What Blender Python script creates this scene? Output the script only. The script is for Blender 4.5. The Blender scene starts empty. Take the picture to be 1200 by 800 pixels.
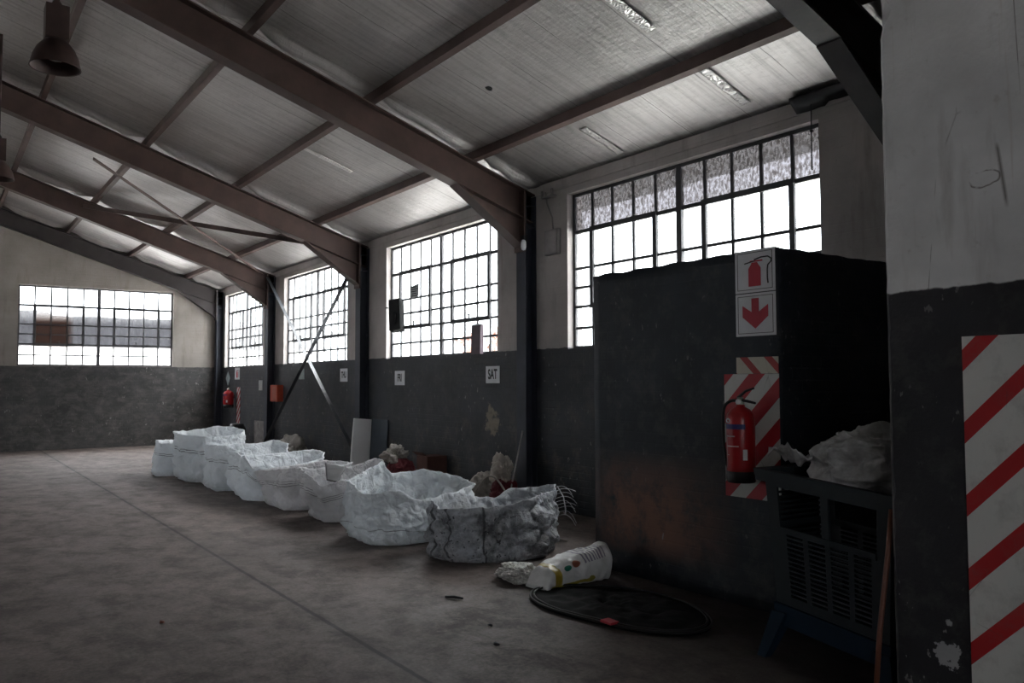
import bpy, bmesh, math, random
from mathutils import Vector, Matrix, noise
random.seed(7)
C = bpy.context.scene.collection
PI = math.pi

# ------------------------------------------------------------------ helpers
def tag(o, label, cat, group=None, kind=None):
    o['label'] = label; o['category'] = cat
    if group: o['group'] = group
    if kind: o['kind'] = kind
    return o
def empty(name, loc=(0, 0, 0), parent=None):
    o = bpy.data.objects.new(name, None); C.objects.link(o)
    o.empty_display_size = .1; o.location = loc
    if parent: o.parent = parent
    return o
def thing(name, label, cat, loc=(0, 0, 0), group=None):
    return tag(empty(name, loc), label, cat, group)
def obj(name, bm, mat, parent=None, smooth=False, world=True):
    """link the bmesh as one object; coordinates are world ones, kept when parented"""
    me = bpy.data.meshes.new(name)
    bmesh.ops.recalc_face_normals(bm, faces=bm.faces[:])
    if parent is not None and world:
        off = Vector((0, 0, 0)); p = parent
        while p is not None:
            off += p.location; p = p.parent
        bmesh.ops.translate(bm, verts=bm.verts[:], vec=-off)
    if smooth:
        for f in bm.faces: f.smooth = True
    bm.to_mesh(me); bm.free()
    o = bpy.data.objects.new(name, me); C.objects.link(o)
    for m in (mat if isinstance(mat, (list, tuple)) else [mat]): me.materials.append(m)
    if parent is not None: o.parent = parent
    return o
def struct(name, bm, mat, smooth=False, parent=None):
    o = obj(name, bm, mat, parent, smooth)
    if parent is None: o['kind'] = 'structure'
    return o
def origin_to(o, p):
    """move a top level mesh's origin to p without moving the mesh"""
    p = Vector(p); o.data.transform(Matrix.Translation(-p)); o.location = p
    return o
def box(bm, a, b, mi=0):
    x0, y0, z0 = a; x1, y1, z1 = b
    v = [bm.verts.new(p) for p in ((x0,y0,z0),(x1,y0,z0),(x1,y1,z0),(x0,y1,z0),(x0,y0,z1),(x1,y0,z1),(x1,y1,z1),(x0,y1,z1))]
    fs = [bm.faces.new([v[i] for i in q]) for q in ((0,3,2,1),(4,5,6,7),(0,1,5,4),(1,2,6,5),(2,3,7,6),(3,0,4,7))]
    for f in fs: f.material_index = mi
    return fs
def prism(bm, poly, ext, mi=0):
    """closed prism over a planar polygon (list of 3D points) pushed by vector ext"""
    e = Vector(ext)
    a = [bm.verts.new(Vector(p)) for p in poly]; b = [bm.verts.new(Vector(p) + e) for p in poly]
    n = len(a)
    fs = [bm.faces.new(a), bm.faces.new(b[::-1])]
    for i in range(n): fs.append(bm.faces.new((a[i], b[i], b[(i+1) % n], a[(i+1) % n])))
    for f in fs: f.material_index = mi
def sweep(bm, p0, p1, prof, up=(0, 0, 1), mi=0):
    """profile [(s,t)] (s along side, t along up) swept from p0 to p1"""
    p0, p1 = Vector(p0), Vector(p1); d = (p1 - p0).normalized()
    u = Vector(up); u = (u - d * u.dot(d)).normalized(); s = d.cross(u)
    prism(bm, [p0 + s * a + u * b for a, b in prof], p1 - p0, mi)
def ibeam(b, d, tf=.016, tw=.011):
    h, w, q = d / 2, b / 2, tw / 2
    return [(-w,-h),(w,-h),(w,-h+tf),(q,-h+tf),(q,h-tf),(w,h-tf),(w,h),(-w,h),(-w,h-tf),(-q,h-tf),(-q,-h+tf),(-w,-h+tf)]
def tube(bm, pts, r, seg=8, cap=True):
    pts = [Vector(p) for p in pts]; rings = []
    n = len(pts); ref = Vector((0, 0, 1))
    for i, p in enumerate(pts):
        d = (pts[min(i+1, n-1)] - pts[max(i-1, 0)]).normalized()
        if abs(d.dot(ref)) > .95: ref = Vector((1, 0, 0)) if abs(d.x) < .9 else Vector((0, 1, 0))
        s = d.cross(ref).normalized(); u = s.cross(d).normalized(); ref = u
        rr = r[i] if isinstance(r, (list, tuple)) else r
        rings.append([bm.verts.new(p + (s * math.cos(2*PI*k/seg) + u * math.sin(2*PI*k/seg)) * rr) for k in range(seg)])
    for a, b in zip(rings, rings[1:]):
        for k in range(seg): bm.faces.new((a[k], a[(k+1) % seg], b[(k+1) % seg], b[k]))
    if cap:
        bm.faces.new(rings[0][::-1]); bm.faces.new(rings[-1])
def lathe(bm, prof, c, seg=40, axis=(0, 0, 1)):
    """prof [(r,z)] turned around a vertical axis through c"""
    c = Vector(c); rot = Vector((0, 0, 1)).rotation_difference(Vector(axis)).to_matrix(); rings = []
    for r, z in prof:
        if r < 1e-5: rings.append([bm.verts.new(c + rot @ Vector((0, 0, z)))])
        else: rings.append([bm.verts.new(c + rot @ Vector((r*math.cos(2*PI*k/seg), r*math.sin(2*PI*k/seg), z))) for k in range(seg)])
    for a, b in zip(rings, rings[1:]):
        for k in range(seg):
            if len(a) == 1 and len(b) == 1: continue
            if len(a) == 1: bm.faces.new((a[0], b[k], b[(k+1) % seg]))
            elif len(b) == 1: bm.faces.new((a[k], a[(k+1) % seg], b[0]))
            else: bm.faces.new((a[k], a[(k+1) % seg], b[(k+1) % seg], b[k]))
def bevel(bm, w, seg=2):
    bmesh.ops.bevel(bm, geom=[e for e in bm.edges if e.is_manifold and e.calc_face_angle(0) > .6], offset=w, segments=seg, affect='EDGES', profile=.6)
def fbm(p, o=4): return noise.fractal(Vector(p), 1.0, 2.0, o)
def B(): return bmesh.new()

# ------------------------------------------------------------------ materials
class N:
    def __init__(s, name):
        s.m = bpy.data.materials.new(name); s.m.use_nodes = True
        s.t = s.m.node_tree; s.n = s.t.nodes; s.n.clear()
        s.out = s.n.new('ShaderNodeOutputMaterial'); s.b = s.n.new('ShaderNodeBsdfPrincipled')
        s.t.links.new(s.b.outputs[0], s.out.inputs[0])
    def put(s, sock, v):
        if hasattr(v, 'links'): s.t.links.new(v, sock)
        elif isinstance(v, (tuple, list)) and len(v) == 3 and sock.type == 'RGBA': sock.default_value = (*v, 1)
        else: sock.default_value = v
    def node(s, typ, **kw):
        n = s.n.new(typ)
        for k, v in kw.items(): setattr(n, k, v)
        return n
    def P(s, **kw):
        for k, v in kw.items(): s.put(s.b.inputs[k.replace('_', ' ')], v)
    def coord(s): return s.node('ShaderNodeTexCoord').outputs['Object']
    def world(s): return s.node('ShaderNodeNewGeometry').outputs['Position']
    def uv(s): return s.node('ShaderNodeTexCoord').outputs['UV']
    def math(s, op, a, b=0., c=0., clamp=False):
        n = s.node('ShaderNodeMath', operation=op, use_clamp=clamp)
        s.put(n.inputs[0], a); s.put(n.inputs[1], b); s.put(n.inputs[2], c)
        return n.outputs[0]
    def sep(s, v): n = s.node('ShaderNodeSeparateXYZ'); s.put(n.inputs[0], v); return n.outputs
    def comb(s, x=0., y=0., z=0.):
        n = s.node('ShaderNodeCombineXYZ'); s.put(n.inputs[0], x); s.put(n.inputs[1], y); s.put(n.inputs[2], z); return n.outputs[0]
    def map(s, v, scale=(1, 1, 1), loc=(0, 0, 0), rot=(0, 0, 0)):
        n = s.node('ShaderNodeMapping'); s.put(n.inputs[0], v)
        n.inputs['Scale'].default_value = scale; n.inputs['Location'].default_value = loc; n.inputs['Rotation'].default_value = rot
        return n.outputs[0]
    def noise(s, v, scale=5., detail=4., rough=.55, dist=0.):
        n = s.node('ShaderNodeTexNoise'); s.put(n.inputs['Vector'], v); n.inputs['Scale'].default_value = scale
        n.inputs['Detail'].default_value = detail; n.inputs['Roughness'].default_value = rough; n.inputs['Distortion'].default_value = dist
        return n.outputs['Fac']
    def voro(s, v, scale=5., feature='F1', rnd=1.):
        n = s.node('ShaderNodeTexVoronoi', feature=feature); s.put(n.inputs['Vector'], v); n.inputs['Scale'].default_value = scale
        n.inputs['Randomness'].default_value = rnd
        return n.outputs['Distance']
    def ramp(s, v, a, b, lo=0., hi=1.):
        n = s.node('ShaderNodeMapRange'); n.clamp = True
        s.put(n.inputs[0], v); n.inputs[1].default_value = a; n.inputs[2].default_value = b
        n.inputs[3].default_value = lo; n.inputs[4].default_value = hi
        return n.outputs[0]
    def mix(s, f, a, b, mode='MIX'):
        n = s.node('ShaderNodeMix', data_type='RGBA', blend_type=mode)
        s.put(n.inputs[0], f); s.put(n.inputs[6], a); s.put(n.inputs[7], b)
        return n.outputs[2]
    def bump(s, h, strength=.3, dist=.01, normal=None):
        n = s.node('ShaderNodeBump'); s.put(n.inputs['Height'], h)
        n.inputs['Strength'].default_value = strength; n.inputs['Distance'].default_value = dist
        if normal is not None: s.put(n.inputs['Normal'], normal)
        s.put(s.b.inputs['Normal'], n.outputs[0]); return n.outputs[0]

def simple(name, col, rough=.6, metal=0., var=.15, scale=8., bump=0., spec=None):
    n = N(name); c = n.coord(); f = n.noise(c, scale, 5)
    n.P(Base_Color=n.mix(n.ramp(f, .3, .7), tuple(x*(1-var) for x in col), tuple(min(1, x*(1+var)) for x in col)), Roughness=rough, Metallic=metal)
    if spec is not None: n.P(Specular_IOR_Level=spec)
    if bump: n.bump(n.noise(c, scale*4, 4), bump, .004)
    return n.m

def mat_wall(name, upper=(.50,.465,.45), lower=(.020,.022,.027), dado=2.03, brick=True, kind=0):
    n = N(name); w = n.world(); x, y, z = n.sep(w)
    flat = n.comb(n.math('ADD', x, y), z, 0.)
    big = n.noise(w, 1.3, 5, .6); fine = n.noise(w, 16, 5, .65); streak = n.noise(n.map(w, (3, 3, .5)), 2.2, 5, .6)
    up = n.mix(n.ramp(big, .35, .7), tuple(c*.78 for c in upper), tuple(min(1, c*1.12) for c in upper))
    up = n.mix(n.ramp(streak, .55, .75, 0, .5), up, (upper[0]*.45, upper[1]*.41, upper[2]*.38))
    up = n.mix(n.ramp(fine, .62, .72, 0, .35), up, (upper[0]*.5, upper[1]*.46, upper[2]*.42))
    lo = n.mix(n.ramp(big, .35, .68), lower, tuple(c*2.0 + .006 for c in lower))
    lo = n.mix(n.ramp(n.noise(w, 5.5, 6, .7), .5, .68, 0, .6), lo, (.068, .066, .064))
    flake = n.math('MULTIPLY', n.ramp(n.noise(n.map(w, (1, 1, .6)), 21 if kind != 3 else 13, 3, .6), .655 if kind != 3 else .63, .69), n.ramp(n.noise(w, 2.1, 3), .47 if kind != 3 else .42, .6))
    lo = n.mix(n.math('MULTIPLY', flake, .75 if kind != 2 else .3), lo, (.33, .32, .31))
    if kind == 4:
        for (bx_, by_, bz_, r_, s_) in ((3.8, 1.945, .36, .055, .18), (3.8, 1.93, .50, .012, .05)):
            d = n.node('ShaderNodeVectorMath', operation='DISTANCE'); n.put(d.inputs[0], w); d.inputs[1].default_value = (bx_, by_, bz_)
            e = n.math('ADD', d.outputs['Value'], n.math('MULTIPLY', n.math('SUBTRACT', n.noise(w, 16, 4, .7), .5), s_))
            lo = n.mix(n.ramp(e, r_, r_+.006, .9, 0), lo, (.42, .42, .43))
        cv = n.map(w, (1, .9, .33), loc=(0, .13, .1)); cd = n.voro(cv, 2.6, 'DISTANCE_TO_EDGE', .55)
        ck = n.math('MULTIPLY', n.ramp(cd, .0, .007, .8, 0), n.ramp(n.noise(w, 2.6, 3), .50, .58))
        up = n.mix(ck, up, (.10, .08, .07))
        d = n.node('ShaderNodeVectorMath', operation='DISTANCE'); n.put(d.inputs[0], n.map(w, (1, 1, 1.7))); d.inputs[1].default_value = (3.8, 1.72, 2.50*1.7)
        e = n.math('ABSOLUTE', n.math('SUBTRACT', n.math('ADD', d.outputs['Value'], n.math('MULTIPLY', n.math('SUBTRACT', n.noise(w, 9, 3), .5), .06)), .062))
        up = n.mix(n.math('MULTIPLY', n.ramp(e, .0, .008, .8, 0), n.ramp(n.noise(w, 14, 2), .42, .5)), up, (.09, .06, .05))
        up = n.mix(n.ramp(n.noise(n.map(w, (1, 9, .35)), 1.6, 4, .6), .63, .75, 0, .5), up, (.40, .30, .24))
        wy = n.ramp(n.math('ADD', y, n.math('MULTIPLY', n.math('SUBTRACT', n.noise(w, 14, 4, .7), .5), .03)), 2.185, 2.195)
        lo = n.mix(n.math('MULTIPLY', wy, n.ramp(n.noise(w, 4, 3), .42, .55, 0, .8)), lo, (.16, .14, .13))
    if kind in (0, 3): lo = n.mix(n.ramp(n.noise(n.map(w, (1, 1, 1.6)), 3.3, 7, .75, .4), .45, .64, 0, .75), lo, (.115, .108, .10))
    if kind == 1:   # patches where the plaster shows through, on the window wall
        d = n.node('ShaderNodeVectorMath', operation='DISTANCE'); n.put(d.inputs[0], w); d.inputs[1].default_value = (6.44, 9.55, 1.06)
        e = n.math('ADD', d.outputs['Value'], n.math('MULTIPLY', n.math('SUBTRACT', n.noise(w, 7, 5, .7), .5), .75))
        lo = n.mix(n.ramp(e, .12, .19, .75, 0), lo, (.26, .22, .16))
        lo = n.mix(n.math('MULTIPLY', n.ramp(n.noise(w, 2.8, 6, .7), .53, .66, 0, .55), n.ramp(z, .2, 1.5, 1, .2)), lo, (.15, .13, .10))
    if kind == 2:   # brownish bare render low down on the enclosure
        a = n.math('MULTIPLY', n.ramp(z, .16, .34), n.ramp(z, .65, 1.05, 1, 0))
        b2 = n.math('MULTIPLY', n.ramp(y, 3.9, 4.6), n.ramp(y, 5.25, 5.45, 1, .3))
        lo = n.mix(n.math('MULTIPLY', n.math('MULTIPLY', a, b2), n.ramp(n.noise(w, 3.5, 5, .7), .30, .52, 0, .95)), lo, (.19, .088, .055))
        lo = n.mix(n.ramp(n.noise(n.map(w, (1, 1, .35), rot=(.3, 0, 0)), 13, 2, .5), .74, .76, 0, .5), lo, (.3, .3, .32))
    edge = n.math('ADD', z, n.math('MULTIPLY', n.math('SUBTRACT', n.noise(w, 9, 4), .5), .035))
    k = n.ramp(edge, dado-.004, dado+.004)
    n.P(Base_Color=n.mix(k, lo, up), Roughness=n.mix(k, (.62,)*3, (.85,)*3))
    h = n.noise(w, 45, 4, .6)
    if brick:
        br = n.node('ShaderNodeTexBrick'); n.put(br.inputs['Vector'], flat)
        br.inputs['Scale'].default_value = 1; br.inputs['Brick Width'].default_value = .23; br.inputs['Row Height'].default_value = .085
        br.inputs['Mortar Size'].default_value = .008; br.inputs['Mortar Smooth'].default_value = .6
        h = n.math('SUBTRACT', n.math('MULTIPLY', h, .35), n.math('MULTIPLY', br.outputs['Fac'], n.ramp(z, dado-.05, dado, .45, .22) if kind != 2 else .16))
    n.bump(h, .55, .008)
    return n.m

def mat_floor():
    n = N('concrete_floor'); w = n.world(); x, y, z = n.sep(w)
    big = n.noise(n.map(w, (1, .6, 1)), .8, 9, .72, .4); mid = n.noise(n.map(w, (1, .7, 1), rot=(0, 0, .5)), 2.9, 9, .74, .3); fine = n.noise(w, 40, 4, .7)
    col = n.mix(n.ramp(big, .32, .68), (.125, .096, .086), (.225, .180, .163))
    col = n.mix(n.ramp(mid, .47, .60, 0, .62), col, (.07, .059, .055))
    col = n.mix(n.ramp(fine, .38, .6, .38, 0), col, (.03, .026, .024))
    m2_ = n.noise(w, 9, 9, .78); col = n.mix(n.ramp(m2_, .50, .62, 0, .42), col, (.055, .045, .042)); col = n.mix(n.ramp(m2_, .46, .36, 0, .35), col, (.25, .21, .195))
    # tyre and drag smears
    sm = n.noise(n.map(w, (1.2, .3, 1), rot=(0, 0, -.8)), 2.6, 8, .7, .5)
    col = n.mix(n.ramp(sm, .58, .74, 0, .55), col, (.05, .042, .04))
    lt = n.noise(n.map(w, (.5, 1.5, 1), loc=(5, 2, 0), rot=(0, 0, .9)), 1.6, 9, .72, .4)
    col = n.mix(n.ramp(lt, .55, .75, 0, .4), col, (.25, .225, .215))
    sp = n.ramp(n.noise(w, 11, 2, .5), .735, .75); col = n.mix(n.math('MULTIPLY', sp, .5), col, (.03, .025, .025))
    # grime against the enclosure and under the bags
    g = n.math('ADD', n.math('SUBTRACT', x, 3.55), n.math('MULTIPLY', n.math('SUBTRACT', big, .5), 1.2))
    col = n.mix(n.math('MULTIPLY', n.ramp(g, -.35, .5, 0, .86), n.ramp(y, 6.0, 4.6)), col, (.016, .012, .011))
    # saw-cut joint
    wob = n.math('MULTIPLY', n.math('SUBTRACT', n.noise(w, 6, 4, .7), .5), .02)
    d = n.math('ABSOLUTE', n.math('ADD', n.math('SUBTRACT', x, 2.215), wob))
    wid = n.ramp(n.noise(w, 3, 3), .35, .65, .8, 1.)
    j = n.math('MULTIPLY', n.ramp(d, .011, .021, 1, 0), wid)
    col = n.mix(j, col, (.018, .015, .014))
    halo = n.ramp(d, .0, .10, .35, 0); col = n.mix(halo, col, (.06, .05, .047))
    n.P(Base_Color=col, Roughness=n.ramp(mid, .3, .7, .5, .8), Specular_IOR_Level=.35)
    n.bump(n.math('SUBTRACT', n.math('MULTIPLY', fine, .3), n.math('MULTIPLY', mid, -.6)), .30, .008)
    return n.m

def mat_foil():
    n = N('silver_roof_insulation'); w = n.world(); x, y, z = n.sep(w)
    a = n.noise(w, 1.6, 5, .6); fine = n.noise(n.map(w, (3, 1, 1)), 9, 5, .65)
    col = n.mix(n.ramp(a, .3, .7), (.49, .47, .46), (.63, .61, .595))
    col = n.mix(n.ramp(fine, .55, .8, 0, .35), col, (.25, .235, .225))
    stk = n.noise(n.map(w, (.25, 12, 1)), 1.5, 6, .7); col = n.mix(n.ramp(stk, .45, .65, 0, .45), col, (.24, .225, .22))
    # seams between the runs of insulation, every 0.72 m along the building
    ph = n.math('FRACT', n.math('DIVIDE', n.math('ADD', y, n.math('MULTIPLY', n.math('SUBTRACT', a, .5), .04)), .72))
    s = n.math('MULTIPLY', n.ramp(ph, .0, .018, 1, 0), n.ramp(n.noise(w, 2, 2), .35, .5, .25, 1))
    col = n.mix(s, col, (.06, .055, .052))
    d = n.node('ShaderNodeVectorMath', operation='DISTANCE'); n.put(d.inputs[0], w); d.inputs[1].default_value = (4.75, 7.1, 4.70)
    col = n.mix(n.ramp(n.math('ADD', d.outputs['Value'], n.math('MULTIPLY', n.math('SUBTRACT', n.noise(w, 20, 2), .5), .08)), .035, .045, 1, 0), col, (.01, .01, .01))
    n.P(Base_Color=col, Metallic=.72, Roughness=n.ramp(fine, .3, .7, .38, .52))
    ribs = n.noise(n.map(w, (.35, 9, 1)), 2.6, 5, .6)
    cr = n.voro(n.map(w, (1.5, 4, 1)), 3.5, 'SMOOTH_F1')
    n.bump(n.math('ADD', n.math('ADD', n.math('MULTIPLY', fine, .5), ribs), n.math('MULTIPLY', cr, .5)), .5, .022)
    return n.m

def mat_steel(name, col, rough=.6, rust=.3):
    n = N(name); w = n.world()
    a = n.noise(w, 3, 5, .65); f = n.noise(w, 26, 4, .7)
    c = n.mix(n.ramp(a, .35, .7), tuple(v*.8 for v in col), tuple(v*1.25 for v in col))
    c = n.mix(n.ramp(f, .58, .72, 0, rust), c, (.10, .055, .04))
    n.P(Base_Color=c, Roughness=rough, Specular_IOR_Level=.4); n.bump(f, .12, .004)
    return n.m

def mat_bag(name, tint=(.86, .89, .92), dirt=.15, seams=((.64, .012), (.69, .012)), vseams=(), soot=0., rough=.42, bs=.8):
    n = N(name); uvx, uvy, _ = n.sep(n.uv()); c = n.coord()
    f1 = n.noise(c, 3.2, 5, .6); f2 = n.noise(c, 14, 4, .65)
    col = n.mix(n.ramp(f1, .45, .75, 0, dirt), tint, (.42, .40, .38))
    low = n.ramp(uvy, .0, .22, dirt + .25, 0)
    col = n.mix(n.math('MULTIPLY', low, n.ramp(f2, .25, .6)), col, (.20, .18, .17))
    wob = n.math('MULTIPLY', n.math('SUBTRACT', n.noise(n.comb(n.math('MULTIPLY', uvx, 7), 0., 0.), 1.0, 3), .5), .14)
    for v, t in seams:
        d = n.math('ABSOLUTE', n.math('SUBTRACT', n.math('ADD', uvy, wob), v))
        col = n.mix(n.math('MULTIPLY', n.ramp(d, t*.35, t, .8, 0), n.ramp(n.noise(c, 5, 3), .3, .5)), col, (.10, .095, .10))
    for u, t in vseams:
        d = n.math('ABSOLUTE', n.math('SUBTRACT', n.math('ADD', uvx, n.math('MULTIPLY', wob, .06)), u))
        col = n.mix(n.math('MULTIPLY', n.ramp(d, t*.4, t, .8, 0), n.ramp(uvy, 1.01, 1.02, 1, 0)), col, (.07, .07, .075))
    if soot:
        s = n.math('MULTIPLY', n.ramp(n.noise(c, 4.5, 6, .72), .40, .62), n.ramp(uvy, .85, 1.05, 1, 0))
        col = n.mix(n.math('MULTIPLY', s, soot), col, (.10, .10, .11))
        sp = n.ramp(n.noise(c, 24, 3, .6), .62, .68); col = n.mix(n.math('MULTIPLY', sp, n.math('MULTIPLY', soot, n.ramp(uvy, .85, 1.05, 1, 0))), col, (.03, .03, .035))
    wv = n.noise(n.map(c, (2, 2, 160)), 2.0, 1)
    n.P(Base_Color=col, Roughness=rough, Specular_IOR_Level=.45)
    cr = n.voro(c, 7, 'DISTANCE_TO_EDGE'); cr2 = n.voro(n.map(c, (1, 1, 1.6), rot=(.3, .5, .2)), 17, 'DISTANCE_TO_EDGE')
    h = n.math('ADD', n.math('MULTIPLY', n.math('MINIMUM', cr, .12), 3.5), n.math('MULTIPLY', n.math('MINIMUM', cr2, .08), 2.2))
    h = n.math('ADD', h, n.math('MULTIPLY', f2, .8)); h = n.math('ADD', h, n.math('MULTIPLY', wv, .06))
    n.bump(h, bs, .03)
    # woven plastic lets some light through
    tr = n.node('ShaderNodeBsdfTranslucent'); n.put(tr.inputs[0], col)
    mx = n.node('ShaderNodeMixShader'); mx.inputs[0].default_value = .32
    n.t.links.new(n.b.outputs[0], mx.inputs[1]); n.t.links.new(tr.outputs[0], mx.inputs[2]); n.t.links.new(mx.outputs[0], n.out.inputs[0])
    return n.m

def mat_glass(name, frosted=False, brown=False):
    """clear old window glass with grime; the top row of one window and parts of another are obscured glass"""
    n = N(name); w = n.world(); x, y, z = n.sep(w)
    tr = n.node('ShaderNodeBsdfTransparent'); tl = n.node('ShaderNodeBsdfTranslucent')
    n.put(n.b.inputs['Base Color'], (.7, .7, .7)); n.put(n.b.inputs['Roughness'], .15)
    dirt = n.ramp(n.noise(w, 7, 6, .7), .35, .75, .02, .16)
    if frosted:
        mott = n.noise(n.map(w, (1, 2.6, 1.4)), 14, 6, .75)
        top = n.ramp(z, 3.47, 3.50)
        dirt = n.math('MAXIMUM', dirt, n.math('MULTIPLY', top, n.ramp(mott, .3, .7, .05, .22)))
        n.put(tl.inputs[0], n.mix(n.math('MULTIPLY', top, n.ramp(mott, .4, .7, .3, 1)), (.5, .5, .5), (.06, .055, .052)))
        n.put(tr.inputs[0], n.mix(top, (.95, .97, .97), n.mix(n.ramp(mott, .38, .64), (.36, .36, .38), (.15, .14, .138))))
    elif brown:
        mott = n.noise(n.map(w, (4, 1, 1)), 4, 4, .6)
        bz = n.math('MULTIPLY', n.ramp(z, 2.50, 2.53), n.ramp(z, 3.1, 3.5, 1, 0))
        bx = n.math('MULTIPLY', n.ramp(x, 2.04, 2.08), n.ramp(x, 2.72, 2.9, 1, 0))
        br = n.math('MULTIPLY', bz, bx)
        dirt = n.math('MAXIMUM', dirt, n.math('MULTIPLY', bz, n.ramp(mott, .3, .7, .05, .3)))
        dirt = n.math('MAXIMUM', dirt, n.math('MULTIPLY', br, .75))
        n.put(tl.inputs[0], n.mix(bz, (.3, .3, .3), n.mix(br, (.022, .023, .026), (.020, .011, .008)))); n.put(tr.inputs[0], n.mix(bz, (.95, .96, .97), n.mix(br, (.6, .6, .62), (.33, .26, .23))))
    else:
        n.put(tl.inputs[0], (.75, .78, .8)); n.put(tr.inputs[0], (.97, .98, .98))
    mx = n.node('ShaderNodeMixShader'); n.put(mx.inputs[0], dirt)
    n.t.links.new(tr.outputs[0], mx.inputs[1]); n.t.links.new(tl.outputs[0], mx.inputs[2])
    m2 = n.node('ShaderNodeMixShader'); m2.inputs[0].default_value = .05
    n.t.links.new(mx.outputs[0], m2.inputs[1]); n.t.links.new(n.b.outputs[0], m2.inputs[2]); n.t.links.new(m2.outputs[0], n.out.inputs[0])
    return n.m

def mat_stripes(name, z0, y0, period, duty, sign=1, white=(.62, .62, .60), red=(.42, .02, .03), grime=.25):
    n = N(name); w = n.world(); x, y, z = n.sep(w)
    s = n.math('ADD', z, n.math('MULTIPLY', n.math('SUBTRACT', y, y0), float(sign)))
    f = n.math('FRACT', n.math('ADD', n.math('DIVIDE', n.math('SUBTRACT', z0, s), period), 20.))
    k = n.math('LESS_THAN', f, duty)
    col = n.mix(k, white, red)
    col = n.mix(n.ramp(n.noise(w, 6, 6, .7), .5, .75, 0, grime), col, (.15, .13, .12))
    crk = n.ramp(n.voro(n.map(w, (1, 1, .5)), 3.2, 'DISTANCE_TO_EDGE'), .0, .006, .5, 0)
    col = n.mix(n.math('MULTIPLY', crk, n.ramp(n.noise(w, 3, 3), .5, .6)), col, (.05, .05, .05))
    n.P(Base_Color=col, Roughness=.5); n.bump(n.noise(w, 30, 4), .15, .004)
    return n.m

M = dict(
    wall_r=mat_wall('brick_wall_window_side', kind=1), wall_f=mat_wall('brick_wall_far_end', upper=(.29,.262,.238), lower=(.028,.027,.028), kind=3),
    wall_o=mat_wall('brick_wall_other', kind=0), encl=mat_wall('enclosure_paint', upper=(.02,.024,.032), lower=(.009,.013,.019), dado=9, kind=2),
    pillar=mat_wall('plastered_partition', upper=(.80,.80,.80), lower=(.013,.012,.015), brick=False, kind=4),
    floor=mat_floor(), foil=mat_foil(),
    beam2=mat_steel('dark_brown_steel', (.040, .033, .034)), beam=mat_steel('red_oxide_steel', (.072, .043, .037)), col=mat_steel('dark_painted_steel', (.042, .047, .064), rust=.12),
    purlin=mat_steel('purlin_steel', (.11, .072, .065)), winsteel=mat_steel('window_steel', (.06, .06, .065), rust=.35),
    brace=mat_steel('brace_steel', (.07, .075, .085), .45, .2),
    glass=mat_glass('window_glass'), glass_f=mat_glass('obscured_window_glass', frosted=True), glass_b=mat_glass('stained_window_glass', brown=True),
    red=simple('extinguisher_red', (.36, .010, .014), .32, var=.1), black=simple('black_rubber', (.012, .012, .014), .5),
    dark=simple('dark_plastic', (.010, .011, .014), .42), chrome=simple('valve_metal', (.45, .48, .42), .3, .8),
    white=simple('white_card', (.76, .77, .80), .6, var=.06), ink=simple('printed_black', (.03, .03, .035), .6), redink=simple('printed_red', (.50, .025, .05), .5, var=.06),
    blueink=simple('label_blue', (.03, .03, .16), .5), rust=simple('rust_lamp_steel', (.055, .030, .026), .55, .2, .3),
    rag=simple('grey_cloth', (.30, .28, .26), .9, bump=.3), redcloth=simple('dark_red_cloth', (.10, .006, .012), .8, bump=.3),
    brown=simple('brown_carton', (.10, .045, .035), .8), sackw=simple('white_sack', (.60, .60, .60), .6, bump=.2),
    wood=simple('reddish_wood_handle', (.15, .05, .028), .5, scale=20), blue=simple('dark_blue_plastic', (.005, .018, .036), .7, spec=.2),
    orange=simple('orange_red_enamel', (.50, .07, .03), .5), boardw=simple('pale_grey_board', (.82, .83, .85), .6, var=.04, scale=3),
    boardd=simple('slate_board', (.05, .065, .085), .6), conduit=simple('painted_conduit', (.30, .28, .28), .6),
    concrete=simple('outdoor_ground', (.50, .49, .47), .9, scale=1), leafo=simple('orange_leaf', (.45, .16, .03), .6, var=.4, scale=3),
    outgrey=simple('weathered_sheet', (.035, .037, .04), .7, scale=2), outlight=simple('pale_outdoor_wall', (.85, .85, .83), .9),
    thread=simple('frayed_plastic_thread', (.55, .56, .58), .6),
)

# ------------------------------------------------------------------ dimensions
WX, WT = 6.44, .24            # inner face of the window wall, thickness
LY = 22.76                    # far end wall
SL = .325
FR = [3.41, 8.61, 13.62, 18.55, 22.62]       # portal frames
def zr(x): return 4.10 + SL*(6.3 - x) if x > RX else 4.10 + SL*(6.3 - (2*RX - x))   # top of the rafters
RX = -1.5
LX = 2*RX - WX                # left wall
YB = -7.0
def zceil(x): return zr(x) + .115

# ------------------------------------------------------------------ floor, walls
bm = B(); box(bm, (LX-.3, YB-.3, -.2), (WX+WT, LY+.3, 0)); struct('floor', bm, M['floor'])

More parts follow.
